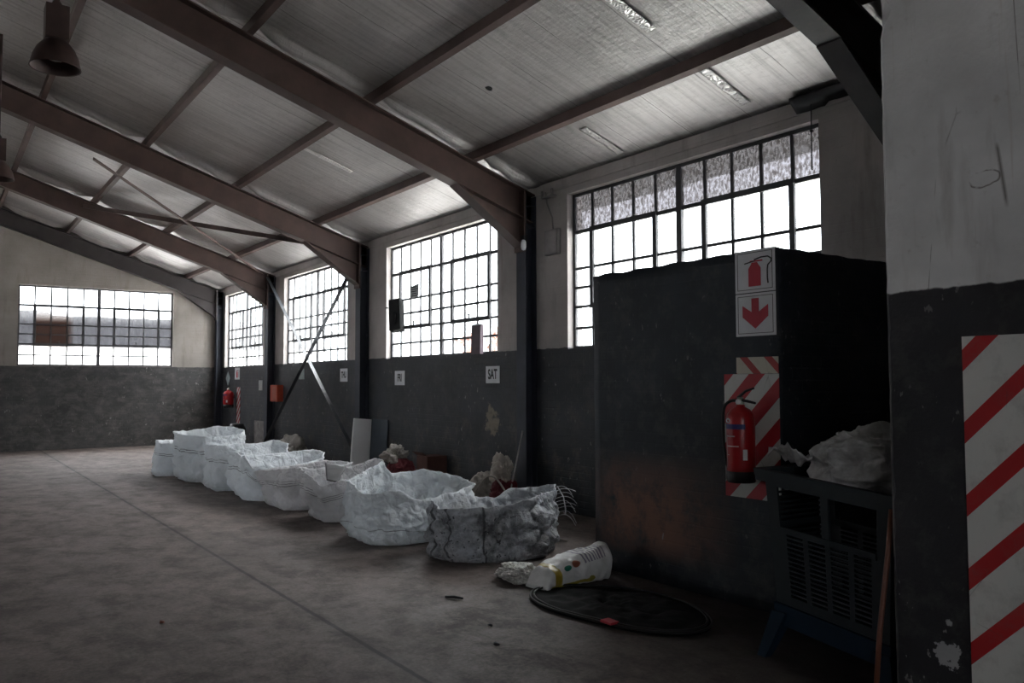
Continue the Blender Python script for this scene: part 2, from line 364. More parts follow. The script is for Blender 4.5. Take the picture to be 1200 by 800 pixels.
def wall(name, mat, a0, a1, openings, top, face, thick, axis):
    """wall along `axis` ('x' or 'y') from a0 to a1 with rectangular openings [(b0,b1,z0,z1)]; top(a) gives its height"""
    cuts = sorted({a0, a1} | {o[0] for o in openings} | {o[1] for o in openings})
    bm = B()
    def P(a, z): return (face, a, z) if axis == 'y' else (a, face, z)
    ext = (thick, 0, 0) if axis == 'y' else (0, thick, 0)
    for c0, c1 in zip(cuts, cuts[1:]):
        op = [o for o in openings if o[0] <= c0 and c1 <= o[1]]
        subs = [c0, c1] if not (c0 < RX < c1 and axis == 'x') else [c0, RX, c1]
        for s0, s1 in zip(subs, subs[1:]):
            if op:
                _, _, z0, z1 = op[0]
                if z0 > 0: prism(bm, [P(s0, 0), P(s1, 0), P(s1, z0), P(s0, z0)], ext)
                prism(bm, [P(s0, z1), P(s1, z1), P(s1, top(s1)), P(s0, top(s0))], ext)
            else: prism(bm, [P(s0, 0), P(s1, 0), P(s1, top(s1)), P(s0, top(s0))], ext)
    return struct(name, bm, mat)

ZS, ZH = 2.01, 3.95
WINS = [(4.31, 7.87), (9.42, 12.84), (14.48, 17.90), (19.30, 22.38)]
LFILL_WINS = [(14.5, 17.9)]  # unseen left-wall opening, added for fill light from that side
wall('wall_right', M['wall_r'], YB, LY+.24, [(a, b, ZS, ZH) for a, b in WINS], lambda a: zceil(WX)+.0, WX, WT, 'y')
wall('wall_far', M['wall_f'], LX-.24, WX, [(1.68, 5.20, 2.04, 3.99), (-7.6, -4.1, 2.04, 3.99)], lambda a: zceil(a), LY, .24, 'x')
wall('wall_left', M['wall_o'], YB, LY, [(a, b, ZS, ZH) for a, b in LFILL_WINS], lambda a: zceil(WX), LX, -.24, 'y')
wall('wall_rear', M['wall_o'], LX-.24, WX+.24, [(-5.6, -1.2, ZS, ZH)], lambda a: zceil(min(max(a, LX), WX)), YB, -.24, 'x')  # rear opening is added, out of view, to let in fill light
# reveal lip of plaster round the window heads is part of the wall; a slightly proud band under the eaves
bm = B(); box(bm, (WX-.018, YB, ZH+.085), (WX+.01, LY, zceil(WX)-.01)); struct('trim_1', bm, M['wall_r'])

# partition end that carries the big hazard panel (right edge of the view) with chipped arris
bm = B()
x0, x1, y0, y1 = 3.80, 4.15, -2.2, 2.20
prof = [(x0, y0), (x1, y0), (x1, y1), (x0+.02, y1), (x0, y1-.02)]
H = zceil(4.0) + .02
rings = []
zs = [0] + [i*.06 for i in range(1, int(H/.06))] + [H]
for z in zs:
    ring = []
    for i, (x, y) in enumerate(prof):
        if i == 3: x += .012*abs(fbm((z*6, 1, 0), 3)) + (.02 if abs(z-3.41) < .07 else 0)
        if i == 4:
            y -= .022*abs(fbm((z*5, 3, 0), 4)) + (.05*max(0, 1-abs(z-3.42)/.10)); x += 0
        ring.append(bm.verts.new((x, y, z)))
    rings.append(ring)
for a, b in zip(rings, rings[1:]):
    for k in range(5): bm.faces.new((a[k], a[(k+1) % 5], b[(k+1) % 5], b[k]))
bm.faces.new(rings[0][::-1]); bm.faces.new(rings[-1]); struct('wall_partition', bm, M['pillar'])

# black enclosure
bm = B(); box(bm, (4.79, 3.56, 0), (WX, 5.49, 2.54))
bmesh.ops.subdivide_edges(bm, edges=bm.edges[:], cuts=24, use_grid_fill=True)
for v in bm.verts:
    if v.co.z > 2.5: v.co.z += .012*fbm((v.co.x*5, v.co.y*5, 0), 4)
    if v.co.x < 4.8 or v.co.y < 3.57:
        v.co.x += .006*fbm((v.co.x*3, v.co.y*3, v.co.z*3), 3) if v.co.x < 4.8 else 0
struct('wall_enclosure', bm, M['encl'], True)

# ------------------------------------------------------------------ ceiling (foil-faced insulation, sagging between purlins)
PUR = [5.48, 4.08, 2.66, 1.24, -.16]
def ceiling(name, mirror):
    bm = B()
    xs = []; edges = [WX+.02] + PUR + [RX]
    for a, b in zip(edges, edges[1:]):
        k = 9
        xs += [a + (b-a)*i/k for i in range(k)]
    xs.append(RX)
    ys = []; y = YB
    fr = [-1.7] + FR
    while y < LY + .01:
        ys.append(y); near = min(abs(y - (f-.16)) for f in fr)
        y += .03 if near < .22 else .16
    ys.append(LY+.02)
    grid = []
    for y in ys:
        row = []
        for x in xs:
            # 0 at a purlin, 1 half way between two
            for a, b in zip(edges, edges[1:]):
                if b - 1e-6 <= x <= a + 1e-6: t = (a - x)/(a - b); break
            m = math.sin(PI*min(max(t, 0), 1))
            z = zceil(x) - .006*m**.7*(1 + .5*fbm((x*.9, y*1.1, 3)))
            z += .005*fbm((x*2.5, y*6, 1), 3)*min(1, m*2)
            for f in fr:
                d = y - (f - .16)
                fold = math.exp(-(d/.07)**2)
                z -= (.105 + .05*fbm((x*4, f, 5), 3))*fold*min(1, m*1.8)
            if t*1.42 < .09 and x < WX-.1: z += .012*fbm((x*9, y*7, 2), 3)
            px = 2*RX - x if mirror else x
            row.append(bm.verts.new((px, y, z)))
        grid.append(row)
    for r0, r1 in zip(grid, grid[1:]):
        for i in range(len(xs)-1): bm.faces.new((r0[i], r0[i+1], r1[i+1], r1[i]))
    # give the lining a thickness: roof sheet 5 cm above
    geo = bmesh.ops.extrude_face_region(bm, geom=bm.faces[:])
    for v in geo['geom']:
        if isinstance(v, bmesh.types.BMVert): v.co.z = zceil(v.co.x if not mirror else 2*RX - v.co.x) + .06
    o = struct(name, bm, M['foil'], True); return o
ceil_r = ceiling('ceiling', False); ceiling('ceiling.001', True)
tape = N('crinkled_foil_tape'); tw = tape.world()
tape.P(Base_Color=(.80, .78, .76), Metallic=.8, Roughness=.28); tape.bump(tape.voro(tape.map(tw, (1.5, 1, 1)), 22, 'DISTANCE_TO_EDGE'), .9, .02)
for xa, xb, yc_ in ((4.35, 4.98, 4.93), (5.62, 6.22, 4.92), (5.75, 6.32, 6.75), (4.2, 4.9, 10.9)):
    bm = B(); g = []
    for i in range(25):
        x = xa + (xb-xa)*i/24; g.append([bm.verts.new((x, yc_ + .055*(j/4-.5)*2 + .012*fbm((x*5, yc_, 1), 2), zceil(x) - .022 - .012*abs(fbm((x*16, j*.9, yc_), 3)) )) for j in range(5)])
    for a, b in zip(g, g[1:]):
        for j in range(4): bm.faces.new((a[j], a[j+1], b[j+1], b[j]))
    ge = bmesh.ops.extrude_face_region(bm, geom=bm.faces[:])
    bmesh.ops.translate(bm, verts=[v for v in ge['geom'] if isinstance(v, bmesh.types.BMVert)], vec=(0, 0, .006))
    obj('foil_tape', bm, tape.m, ceil_r, True)

# ------------------------------------------------------------------ portal frames
labels = ['dark steel portal frame beside the white plastered partition, nearest of the frames',
          'red-brown steel portal frame between the fourteenth-pane big window and the FRI window',
          'red-brown steel portal frame at the near end of the cross-braced bay',
          'red-brown steel portal frame at the far end of the cross-braced bay',
          'dark steel portal frame against the far end wall']
labels[1] = 'red-brown steel portal frame standing between the SAT paper and the black enclosure'
for i, f in enumerate(FR):
    t = thing('portal_frame', labels[i], 'steel frame', (6.35, f, 0), 'steel portal frames of the shed')
    bd = .20 if i < 4 else .18
    dep = .37
    bmat = M['beam'] if 0 < i < 4 else M['beam2']
    for side in (1, -1):
        mx = (lambda x: x) if side == 1 else (lambda x: 2*RX - x)
        bm = B(); sweep(bm, (mx(6.35), f, 0), (mx(6.35), f, zr(6.4)), ibeam(bd, .178), up=(1, 0, 0)); obj('column', bm, M['col'], t)
        bm = B(); s = math.sqrt(1+SL*SL)
        c0 = (mx(6.44), f, zr(6.44)-dep/2*s); c1 = (RX, f, zr(RX)-dep/2*s)
        sweep(bm, c0, c1, ibeam(bd, dep), up=(0, 0, 1)); obj('rafter', bm, bmat, t)
        # haunch: web plate and flange
        bm = B(); zb = lambda x: zr(x) - dep*s
        web = [(mx(5.26), f-.006, zb(5.26)+.01), (mx(6.26), f-.006, zb(6.26)+.01), (mx(6.26), f-.006, 3.36)]
        prism(bm, web, (0, .012, 0))
        a, b2 = Vector((mx(5.24), f-bd/2, zb(5.24)+.006)), Vector((mx(6.262), f-bd/2, 3.36))
        n_ = Vector((0, 0, -.016)); prism(bm, [a, b2, b2+n_, a+n_], (0, bd, 0))
        obj('haunch', bm, bmat, t)
        bm = B(); box(bm, (min(mx(6.235), mx(6.262)), f-bd/2-.01, 3.30), (max(mx(6.235), mx(6.262)), f+bd/2+.01, zr(6.26)-.02)); obj('end_plate', bm, bmat, t)
        if side == 1:
            for z in (3.62, 3.9):
                bm = B(); box(bm, (6.27, f-bd/2+.003, z), (6.43, f+bd/2-.003, z+.012)); obj('stiffener', bm, M['col'], t)
            bm = B(); box(bm, (6.18, f-.16, 0), (WX, f+.16, .02)); obj('base_plate', bm, M['col'], t)

# purlins
ords = ['nearest the window wall', 'second from the window wall', 'third from the window wall', 'fourth from the window wall, near the lamps', 'fifth from the window wall, by the roof ridge']
for side in (1, -1):
    for i, x in enumerate(PUR):
        bm = B(); w, d, t_ = .065, .105, .008
        X = x if side == 1 else 2*RX - x; z0 = zr(x); s = side
        ch = [(0, 0), (w*s, 0), (w*s, t_), (t_*s, t_), (t_*s, d-t_), (w*s, d-t_), (w*s, d), (0, d)]
        prism(bm, [(X-w*s/2+a, YB, z0+b - SL*(a*s-w/2)*1.0) for a, b in ch], (0, LY-YB, 0))
        o = obj('roof_purlin', bm, M['purlin']); origin_to(o, (X, 8, z0))
        tag(o, ('brown steel roof purlin running lengthwise, ' + ords[i]) if side == 1 else 'brown steel roof purlin on the slope away from the windows', 'roof purlin', 'steel purlins under the foil roof' if side == 1 else 'purlins of the far slope')

# ------------------------------------------------------------------ bracing
def angle_bar(name, p0, p1, up, mat, label, group, w=.07):
    bm = B(); t = .008
    sweep(bm, p0, p1, [(0, 0), (w, 0), (w, t), (t, t), (t, w), (0, w)], up)
    o = obj(name, bm, mat); origin_to(o, p1); tag(o, label, 'brace bar', group); return o
angle_bar('wall_brace', (6.27, 18.42, 4.02), (6.27, 13.75, .42), (-1, 0, 0), M['brace'], 'wall brace of the crossed pair sloping down to the column by the white board', 'crossed bars in the braced bay')
angle_bar('wall_brace', (6.19, 13.78, 3.56), (6.19, 18.4, .18), (-1, 0, 0), M['brace'], 'wall brace of the crossed pair sloping down past the orange-red box', 'crossed bars in the braced bay')
angle_bar('roof_brace', (2.45, 18.5, 5.17), (5.42, 13.65, 3.97+.03), (0, 0, 1), M['purlin'], 'long roof brace bar running nearly level across the braced roof bay', 'crossed roof bars', .085)
angle_bar('roof_brace', (1.93, 13.7, 4.99), (6.1, 18.4, 4.06), (0, 0, 1), M['purlin'], 'thin roof brace bar crossing the longer one, dropping to the corner column', 'crossed roof bars', .05)

# ------------------------------------------------------------------ windows
ROWS = [0, .26, .525, .765, 1.005, 1.465, 1.95]
def window(idx, a0, a1, z0, z1, plane, axis, glass, sign=1):
    """steel window: a along axis, plane = glass position on the other axis; sign = direction towards the room"""
    w = empty('window_%d' % idx, (plane, (a0+a1)/2, z0) if axis == 'y' else ((a0+a1)/2, plane, z0)); w['kind'] = 'structure'
    sc = (z1-z0)/1.95; rows = [z0 + r*sc for r in ROWS]; cols = [a0 + (a1-a0)*i/10 for i in range(11)]
    def bx(bm, a, b, za, zb, d0, d1):
        d0, d1 = plane + d0, plane + d1
        if d0 > d1: d0, d1 = d1, d0
        if axis == 'y': box(bm, (d0, a, za), (d1, b, zb))
        else: box(bm, (a, d0, za), (b, d1, zb))
    S = -1 if sign > 0 else 1
    e = 0.0
    bm = B(); f = .038
    bx(bm, a0, a0+f, z0, z1, -.02, .02); bx(bm, a1-f, a1, z0, z1, -.02, .02)
    bx(bm, a0+f, a1-f, z0, z0+f, -.02, .02); bx(bm, a0+f, a1-f, z1-f, z1, -.02, .02)
    obj('frame', bm, M['winsteel'], w)
    bm = B(); bx(bm, cols[5]-.036, cols[5]+.036, z0+.001, z1-.001, -.026, .026); obj('mullion', bm, M['winsteel'], w)
    bm = B(); b = .016
    for i in range(1, 10):
        if i == 5: continue
        bx(bm, cols[i]-b, cols[i]+b, z0+.02, z1-.02, -.013, .013)
    for r in rows[1:-1]: bx(bm, a0+.02, a1-.02, r-b, r+b, -.0125, .0125)
    bx(bm, a0+.02, a1-.02, rows[5]-.022, rows[5]+.022, -.018, .018)
    obj('glazing_bar', bm, M['winsteel'], w)
    for c0, c1 in ((cols[1], cols[4]), (cols[6], cols[9])):
        bm = B(); v = .03
        q0, q1 = S*.012, S*.038
        bx(bm, c0-v, c0+v, rows[2]-v, rows[5]+v, q0, q1); bx(bm, c1-v, c1+v, rows[2]-v, rows[5]+v, q0, q1)
        bx(bm, c0+v, c1-v, rows[2]-v, rows[2]+v, q0, q1); bx(bm, c0+v, c1-v, rows[5]-v, rows[5]+v, q0, q1)
        o = obj('vent_frame', bm, M['winsteel'], w)
        bm = B(); mid = (c0+c1)/2
        bx(bm, mid-.012, mid+.012, rows[2]-.01, rows[2]+.09, S*.038, S*.052); bx(bm, mid-.05, mid+.012, rows[2]+.07, rows[2]+.09, S*.052, S*.064)
        obj('stay_handle', bm, M['winsteel'], o)
    bm = B(); bx(bm, a0+.01, a1-.01, z0+.01, z1-.01, -.002, .002)
    obj('pane', bm, glass, w)
    return w
for i, (a, b) in enumerate(WINS):
    window(i+1, a, b, ZS, ZH, WX+.115, 'y', M['glass_f'] if i == 0 else M['glass'])
window(5, 1.68, 5.20, 2.04, 3.99, LY+.10, 'x', M['glass_b'])
window(6, -7.6, -4.1, 2.04, 3.99, LY+.10, 'x', M['glass'])
window(12, -5.6, -1.2, ZS, ZH, YB-.12, 'x', M['glass'], -1)  # added unseen window behind the camera, lights the faces turned to it
for i, (a, b) in enumerate(LFILL_WINS):
    window(7+i, a, b, ZS, ZH, LX-.115, 'y', M['glass'], -1)  # added out of view as fill for the left side

# ------------------------------------------------------------------ outside
bm = B(); box(bm, (-40, -40, -.6), (60, 80, -.25)); o = obj('outdoor_ground', bm, M['concrete']); o['kind'] = 'structure'
o = o; tag(o, 'pale concrete ground outside the shed', 'ground')
t = thing('neighbouring_shed', 'grey corrugated shed seen through the far end window', 'building', (3.5, 29, -.25))
bm = B(); box(bm, (-4, 29, -.25), (12, 33, 2.80)); obj('lower_wall', bm, M['outlight'], t)
bm = B(); n_ = 130; a = []; b = []
for i in range(n_+1):
    x = -4 + 16*i/n_; y = 28.85 + .04*math.sin(i*PI)
    zt = 3.72 + .05*fbm((x*1.3, 0, 0), 3) + (.12 if x < 3.0 else 0)
    a.append((x, 28.85 + (.05 if i % 2 else 0), 2.78)); b.append(zt)
lo = [bm.verts.new(p) for p in a]; hi = [bm.verts.new((p[0], p[1], z)) for p, z in zip(a, b)]
lo2 = [bm.verts.new((p[0], p[1]+.1, p[2])) for p in a]; hi2 = [bm.verts.new((p[0], p[1]+.1, z)) for p, z in zip(a, b)]
for i in range(n_):
    bm.faces.new((lo[i], lo[i+1], hi[i+1], hi[i])); bm.faces.new((lo2[i], hi2[i], hi2[i+1], lo2[i+1]))
    bm.faces.new((hi[i], hi[i+1], hi2[i+1], hi2[i])); bm.faces.new((lo[i], lo2[i], lo2[i+1], lo[i+1]))
bm.faces.new((lo[0], hi[0], hi2[0], lo2[0])); bm.faces.new((lo[-1], lo2[-1], hi2[-1], hi[-1]))
obj('corrugated_fascia', bm, M['outgrey'], t)
# canopy outside the nearest window, seen through its top row of panes
bm = B(); n_ = 60; top = []
ys = [3.0 + 6.3*i/n_ for i in range(n_+1)]
V = []
for i, y in enumerate(ys):
    dz = 0
    V.append([bm.verts.new(p) for p in ((6.72, y, 4.08+dz), (7.30, y, 3.95+dz), (7.30, y, 3.98+dz), (6.72, y, 4.11+dz))])
for a, b in zip(V, V[1:]):
    for k in range(4): bm.faces.new((a[k], a[(k+1) % 4], b[(k+1) % 4], b[k]))
bm.faces.new(V[0][::-1]); bm.faces.new(V[-1])
o = obj('outdoor_canopy', bm, simple('canopy_sheet', (.11, .112, .118), .8, var=.3, scale=3)); origin_to(o, (6.72, 6, 4.02)); tag(o, 'corrugated canopy outside the nearest big window, seen through its top panes', 'canopy')

# shrub outside the FRI and SAT window
def leafy(name, label, y0, y1, n, seed):
    rnd = random.Random(seed); bm = B()
    for k in range(n):
        y = rnd.uniform(y0, y1); x = rnd.uniform(6.78, 6.98); z = rnd.uniform(1.98, 2.36) - .2*abs((y-(y0+y1)/2)/(y1-y0))
        d = Vector((rnd.uniform(-.4, .4), rnd.uniform(-1, 1), rnd.uniform(-.2, 1))).normalized()
        s = d.cross(Vector((1, .2, .1))).normalized(); L = rnd.uniform(.09, .19); w = L*.28; p = Vector((x, y, z))
        v = [bm.verts.new(q) for q in (p, p+d*L*.5+s*w, p+d*L, p+d*L*.5-s*w)]
        bm.faces.new(v)
        if k % 6 == 0: tube(bm, [(6.88, y, -.25), (6.88+rnd.uniform(-.05, .05), y+rnd.uniform(-.05, .05), 1.2), p], .006, 5)
    o = obj(name, bm, M['leafo']); origin_to(o, (6.88, (y0+y1)/2, -.25)); tag(o, label, 'shrub'); return o
leafy('garden_shrub', 'orange-leaved shrub outside, right of the sill carton', 9.80, 10.26, 90, 1)
leafy('garden_shrub', 'thin orange-leaved shrub outside, left of the sill carton', 10.70, 11.08, 55, 2)

# ------------------------------------------------------------------ bulk bags
def loop_points(rim, n, smooth=1):
    pts = [Vector(p) for p in rim]; m = len(pts)
    L = [(pts[(i+1) % m]-pts[i]).length for i in range(m)]; tot = sum(L); out = []
    for k in range(n):
        s = tot*k/n; i = 0
        while s > L[i] and i < m-1: s -= L[i]; i += 1
        out.append(pts[i].lerp(pts[(i+1) % m], s/L[i]))
    for _ in range(smooth):
        out = [(out[k-1] + out[k]*2 + out[(k+1) % n])/4 for k in range(n)]
    return out
def bulk_bag(rim, foot, mat, label, seed, bulge=.07, lump=.05, wr=.016, n=220, rows=46, top_in=0., parts=None, crush=0.):
    """open woven bag: rim is a 3D loop, foot a 2D loop with as many meanings as the floor outline; walls bulge between"""
    R = loop_points(rim, n, 1); F = loop_points([(x, y, 0) for x, y in foot], n, 10)
    # align start of the foot loop to the nearest point of the rim start and same direction
    def area(P): return sum(P[i].x*P[(i+1) % len(P)].y - P[(i+1) % len(P)].x*P[i].y for i in range(len(P)))
    if area(R)*area(F) < 0: F = F[::-1]
    cR = sum(R, Vector())/n; cF = sum(F, Vector())/n
    best = min(range(n), key=lambda k: sum(((F[(k+j) % n]-cF).xy - (R[j]-cR).xy).length for j in range(0, n, 5)))
    F = F[best:] + F[:best]
    wr *= 1.35; bm = B(); uvl = bm.loops.layers.uv.new('UVMap'); c = cF
    base = Vector((cF.x, cF.y, 0))
    def pos(k, v, inner=0.):
        a, b = F[k % n], R[k % n]
        u = k/n*2*PI
        p = a.lerp(b, v); 
        p = Vector((a.x + (b.x-a.x)*v**1.1, a.y + (b.y-a.y)*v**1.1, b.z*v))
        out = Vector((p.x-c.x, p.y-c.y, 0)); out.normalize()
        bl = .55*bulge*math.sin(PI*min(1, v*1.0))**.8*(1.4-v*1.2)
        q = Vector((p.x*2.2, p.y*2.2, p.z*2.5)) + Vector((seed*7.3, 0, 0))
        lm = lump*noise.noise(q*1.1)*(1.3 - v)*(1 if v > 0 else .8)
        fold = wr*(1 - 2*abs(noise.noise(q*2.2 + Vector((0, 9, 0)))))*math.sin(PI*min(v*1.15, 1))
        fold += wr*.55*(1 - 2*abs(noise.noise(q*5.2 + Vector((4, 0, 0)))))
        fold += wr*.28*noise.noise(q*13)
        dv = noise.voronoi(q*1.9 + Vector((noise.noise(q*2), noise.noise(q*2+Vector((5,5,5))), 0))*.4)[0]
        fold += wr*2.0*(min(dv[1]-dv[0], .5)*2 - .5)*min(1, (1.1-v)*4)
        dv = noise.voronoi(q*4.6)[0]; fold += wr*.5*(min(dv[1]-dv[0], .4)*2 - .4)
        # horizontal collapse folds
        fold += crush*.03*math.sin(v*17 + 3*noise.noise(Vector((p.x*1.5, p.y*1.5, seed))))*(1-abs(2*v-1))
        edge = 1 if v > .06 else .35
        p = p + out*(bl + (lm + fold)*edge - inner)
        p.z += wr*.5*noise.noise(q*4 + Vector((0, 0, 5)))*(v > .05) + (.006*noise.noise(q*9) if v > .98 else 0)
        p.z = max(p.z, .004 if not inner else .02)
        return p
    outer = [[bm.verts.new(pos(k, (r/rows)**.9)) for k in range(n)] for r in range(rows+1)]
    irows = rows//2
    inner = [[bm.verts.new(pos(k, 1-(1-.06)*(r/irows), .010)) for k in range(n)] for r in range(irows+1)]
    def quadstrip(A, Bv, va, vb):
        for k in range(n):
            j = (k+1) % n
            f = bm.faces.new((A[k], A[j], Bv[j], Bv[k])); f.smooth = True
            for l, (uu, vv) in zip(f.loops, ((k/n, va), ((k+1)/n, va), ((k+1)/n, vb), (k/n, vb))): l[uvl].uv = (uu, vv)
    for r in range(rows): quadstrip(outer[r], outer[r+1], (r/rows)**.9, ((r+1)/rows)**.9)
    quadstrip(outer[-1], inner[0], 1.0, 1.05)
    for r in range(irows): quadstrip(inner[r], inner[r+1], 1.1 + r/irows, 1.1 + (r+1)/irows)
    cb = bm.verts.new(base + Vector((0, 0, .004))); ci = bm.verts.new(base + Vector((0, 0, .05)))
    for k in range(n):
        j = (k+1) % n
        bm.faces.new((outer[0][j], outer[0][k], cb)); f = bm.faces.new((inner[-1][k], inner[-1][j], ci)); f.smooth = True
        for l in f.loops: l[uvl].uv = (k/n, 2.2)
    o = obj('bulk_bag', bm, mat); origin_to(o, base)
    tag(o, label, 'bulk bag', 'open white bulk bags in a row')
    return o
bagm = {k: mat_bag('woven_bag_%s' % k, **kw) for k, kw in dict(
    plain={}, clean=dict(seams=(), dirt=.1), low=dict(seams=((.30, .010),), dirt=.12, tint=(.82, .85, .88)),
    dirty=dict(seams=(), vseams=((.075, .0035), (.155, .0035), (.02, .004)), dirt=.4, soot=.85, tint=(.60, .62, .66), rough=.38),
    grey=dict(seams=((.60, .010), (.65, .010), (.70, .010)), dirt=.2, tint=(.74, .74, .76))).items()}

b8 = bulk_bag([(3.80,6.66,.52),(3.77,6.42,.46),(4.04,6.12,.50),(4.25,6.05,.515),(4.50,6.06,.545),(4.72,6.18,.55),(5.08,6.45,.52),(5.33,6.74,.545),(5.23,7.0,.49),(5.04,7.15,.48),(4.86,7.15,.40),(4.71,7.15,.41),(4.41,7.1,.48),(4.18,7.0,.52)],
     [(3.80,6.62),(3.84,6.32),(4.22,6.00),(4.60,6.02),(4.90,6.22),(5.15,6.6),(5.0,7.0),(4.3,7.0)], bagm['dirty'],
     'soot-stained grey bulk bag with vertical seams, nearest of the row', 8, bulge=.045, lump=.035, wr=.026)
bulk_bag([(3.56,8.0,.59),(3.51,7.7,.58),(3.42,7.32,.53),(3.62,7.2,.55),(3.74,7.17,.56),(3.98,7.2,.44),(4.3,7.27,.45),(4.83,7.5,.51),(4.92,8.0,.535),(4.75,8.5,.60),(4.61,8.55,.56),(4.38,8.6,.56),(4.33,8.72,.69),(4.05,8.5,.63),(3.85,8.25,.62)],
     [(3.62,8.05),(3.58,7.45),(3.75,7.28),(4.1,7.26),(4.75,7.5),(4.75,8.3),(4.2,8.5)], bagm['low'],
     'large white bulk bag with a crumpled front, behind the soot-stained one', 7, bulge=.05, lump=.05, wr=.024)
bulk_bag([(3.66,9.6,.60),(3.62,9.2,.545),(3.64,8.86,.43),(3.82,8.78,.49),(4.08,8.8,.52),(4.5,9.0,.60),(4.70,9.5,.63),(4.72,9.72,.63),(4.59,9.72,.59),(4.38,9.72,.54),(4.17,9.72,.57),(3.9,9.68,.54)],
     [(3.78,9.58),(3.74,8.95),(3.95,8.85),(4.55,9.0),(4.6,9.6)], bagm['grey'],
     'slumped white bulk bag with a dark grey sheet lying in its mouth', 6, bulge=.06, lump=.08, wr=.016, crush=.7)
bulk_bag([(3.56,11.0,.42),(3.6,10.75,.46),(3.67,10.4,.49),(3.72,9.92,.55),(4.1,9.88,.57),(4.43,9.9,.55),(4.72,10.4,.53),(4.51,10.86,.53),(4.2,10.9,.49),(3.87,10.95,.47)],
     [(3.68,10.8),(3.68,10.1),(3.9,9.98),(4.5,10.0),(4.6,10.6),(4.1,10.85)], bagm['grey'],
     'low white bulk bag with dark seams, left of the bag holding the grey sheet', 5, bulge=.07, lump=.09, wr=.014, crush=.8)
bulk_bag([(3.52,12.1,.57),(3.47,11.85,.6),(3.50,11.6,.655),(3.48,11.35,.63),(3.44,11.18,.60),(3.45,11.08,.64),(3.55,11.0,.45),(3.68,11.0,.47),(3.82,11.0,.43),(4.13,11.02,.47),(4.62,11.2,.53),(4.85,11.7,.57),(4.80,12.05,.59),(4.42,12.15,.56),(4.02,12.15,.54)],
     [(3.62,12.0),(3.55,11.3),(3.75,11.05),(4.3,11.1),(4.65,11.5),(4.55,12.0)], bagm['plain'],
     'white bulk bag with a notched front rim, fifth from the near end', 4, bulge=.08, lump=.09, wr=.015, crush=.5)
bulk_bag([(3.55,13.35,.63),(3.52,13.1,.655),(3.55,12.7,.67),(3.58,12.36,.69),(3.86,12.30,.55),(4.18,12.30,.52),(4.6,12.6,.52),(4.8,13.1,.62),(4.66,13.4,.67),(4.43,13.42,.62),(3.99,13.42,.63)],
     [(3.55,13.25),(3.50,12.5),(3.85,12.35),(4.5,12.5),(4.6,13.2)], bagm['plain'],
     'white bulk bag with a lumpy bulging base, next to the tallest bag', 3, bulge=.07, lump=.12, wr=.016, crush=.5)
bulk_bag([(3.37,14.62,.80),(3.42,14.4,.77),(3.47,14.2,.75),(3.65,13.7,.74),(3.98,13.72,.73),(4.28,13.9,.76),(4.50,14.4,.79),(4.45,14.7,.82),(4.18,14.85,.85),(4.0,14.87,.82),(3.66,14.85,.79)],
     [(3.45,14.6),(3.45,14.0),(3.62,13.72),(4.3,13.85),(4.4,14.6)], bagm['plain'],
     'tallest white bulk bag, standing upright near the far end of the row', 2, bulge=.06, lump=.05, wr=.02, crush=.3)
bulk_bag([(3.30,15.6,.60),(3.28,15.1,.57),(3.41,15.0,.565),(3.9,15.02,.55),(4.2,15.3,.55),(4.1,15.9,.55),(3.66,15.95,.57)],
     [(3.25,15.6),(3.22,15.1),(3.5,15.0),(4.1,15.1),(4.1,15.8)], bagm['plain'],
     'small white bulk bag at the far end of the row, half hidden by the tallest', 1, bulge=.06, lump=.05, wr=.014, crush=.3)
# frayed threads hanging at the right of the soot-stained bag
rnd = random.Random(3)
for k in range(9):
    bm = B(); z = .50 - .035*k; p = Vector((5.22, 6.62 - .005*k, z+.02)); d = Vector((.82, -.58, 0))
    L = .14 + .05*rnd.random(); pts = [p + Vector((0, 0, 0))]; dr = .02+.13*rnd.random(); w1, w2 = rnd.uniform(-.02, .02), rnd.uniform(2, 5)
    for i in range(1, 8):
        s = i/7; pts.append(p + d*L*s*(1.2) + Vector((w1*math.sin(s*w2), w1*math.cos(s*w2), .04*math.sin(s*2.2) - dr*s*s*s)))
    tube(bm, pts, .0028, 5); o = obj('frayed_thread', bm, M['thread'], b8)
bm = B(); tube(bm, [(5.31,6.68,.53),(5.36,6.64,.42),(5.37,6.62,.30),(5.36,6.61,.24)], .007, 6); obj('lifting_loop', bm, M['thread'], b8)

# dark grey sheet in the slumped bag
bm = B()
q = [(3.80,9.08,.44), (3.99,9.60,.60), (4.14,9.30,.56), (3.86,8.92,.435)]
q = [Vector(v) for v in q]; nn = (q[1]-q[0]).cross(q[3]-q[0]).normalized(); g = []
for i in range(13):
    row = []
    for j in range(9):
        p = q[0].lerp(q[1], i/12).lerp(q[3].lerp(q[2], i/12), j/8); row.append(bm.verts.new(p + nn*.014*fbm(p*6, 3) + Vector((0, 0, .02))))
    g.append(row)
for a, b in zip(g, g[1:]):
    for j in range(8): bm.faces.new((a[j], a[j+1], b[j+1], b[j]))
ge = bmesh.ops.extrude_face_region(bm, geom=bm.faces[:])
bmesh.ops.translate(bm, verts=[v for v in ge['geom'] if isinstance(v, bmesh.types.BMVert)], vec=-nn*.008)
o = obj('folded_sheet', bm, simple('dark_grey_felt', (.085, .085, .09), .85, bump=.2), None, True); origin_to(o, q[0]); tag(o, 'dark grey sheet lying in the mouth of the slumped bag', 'sheet')

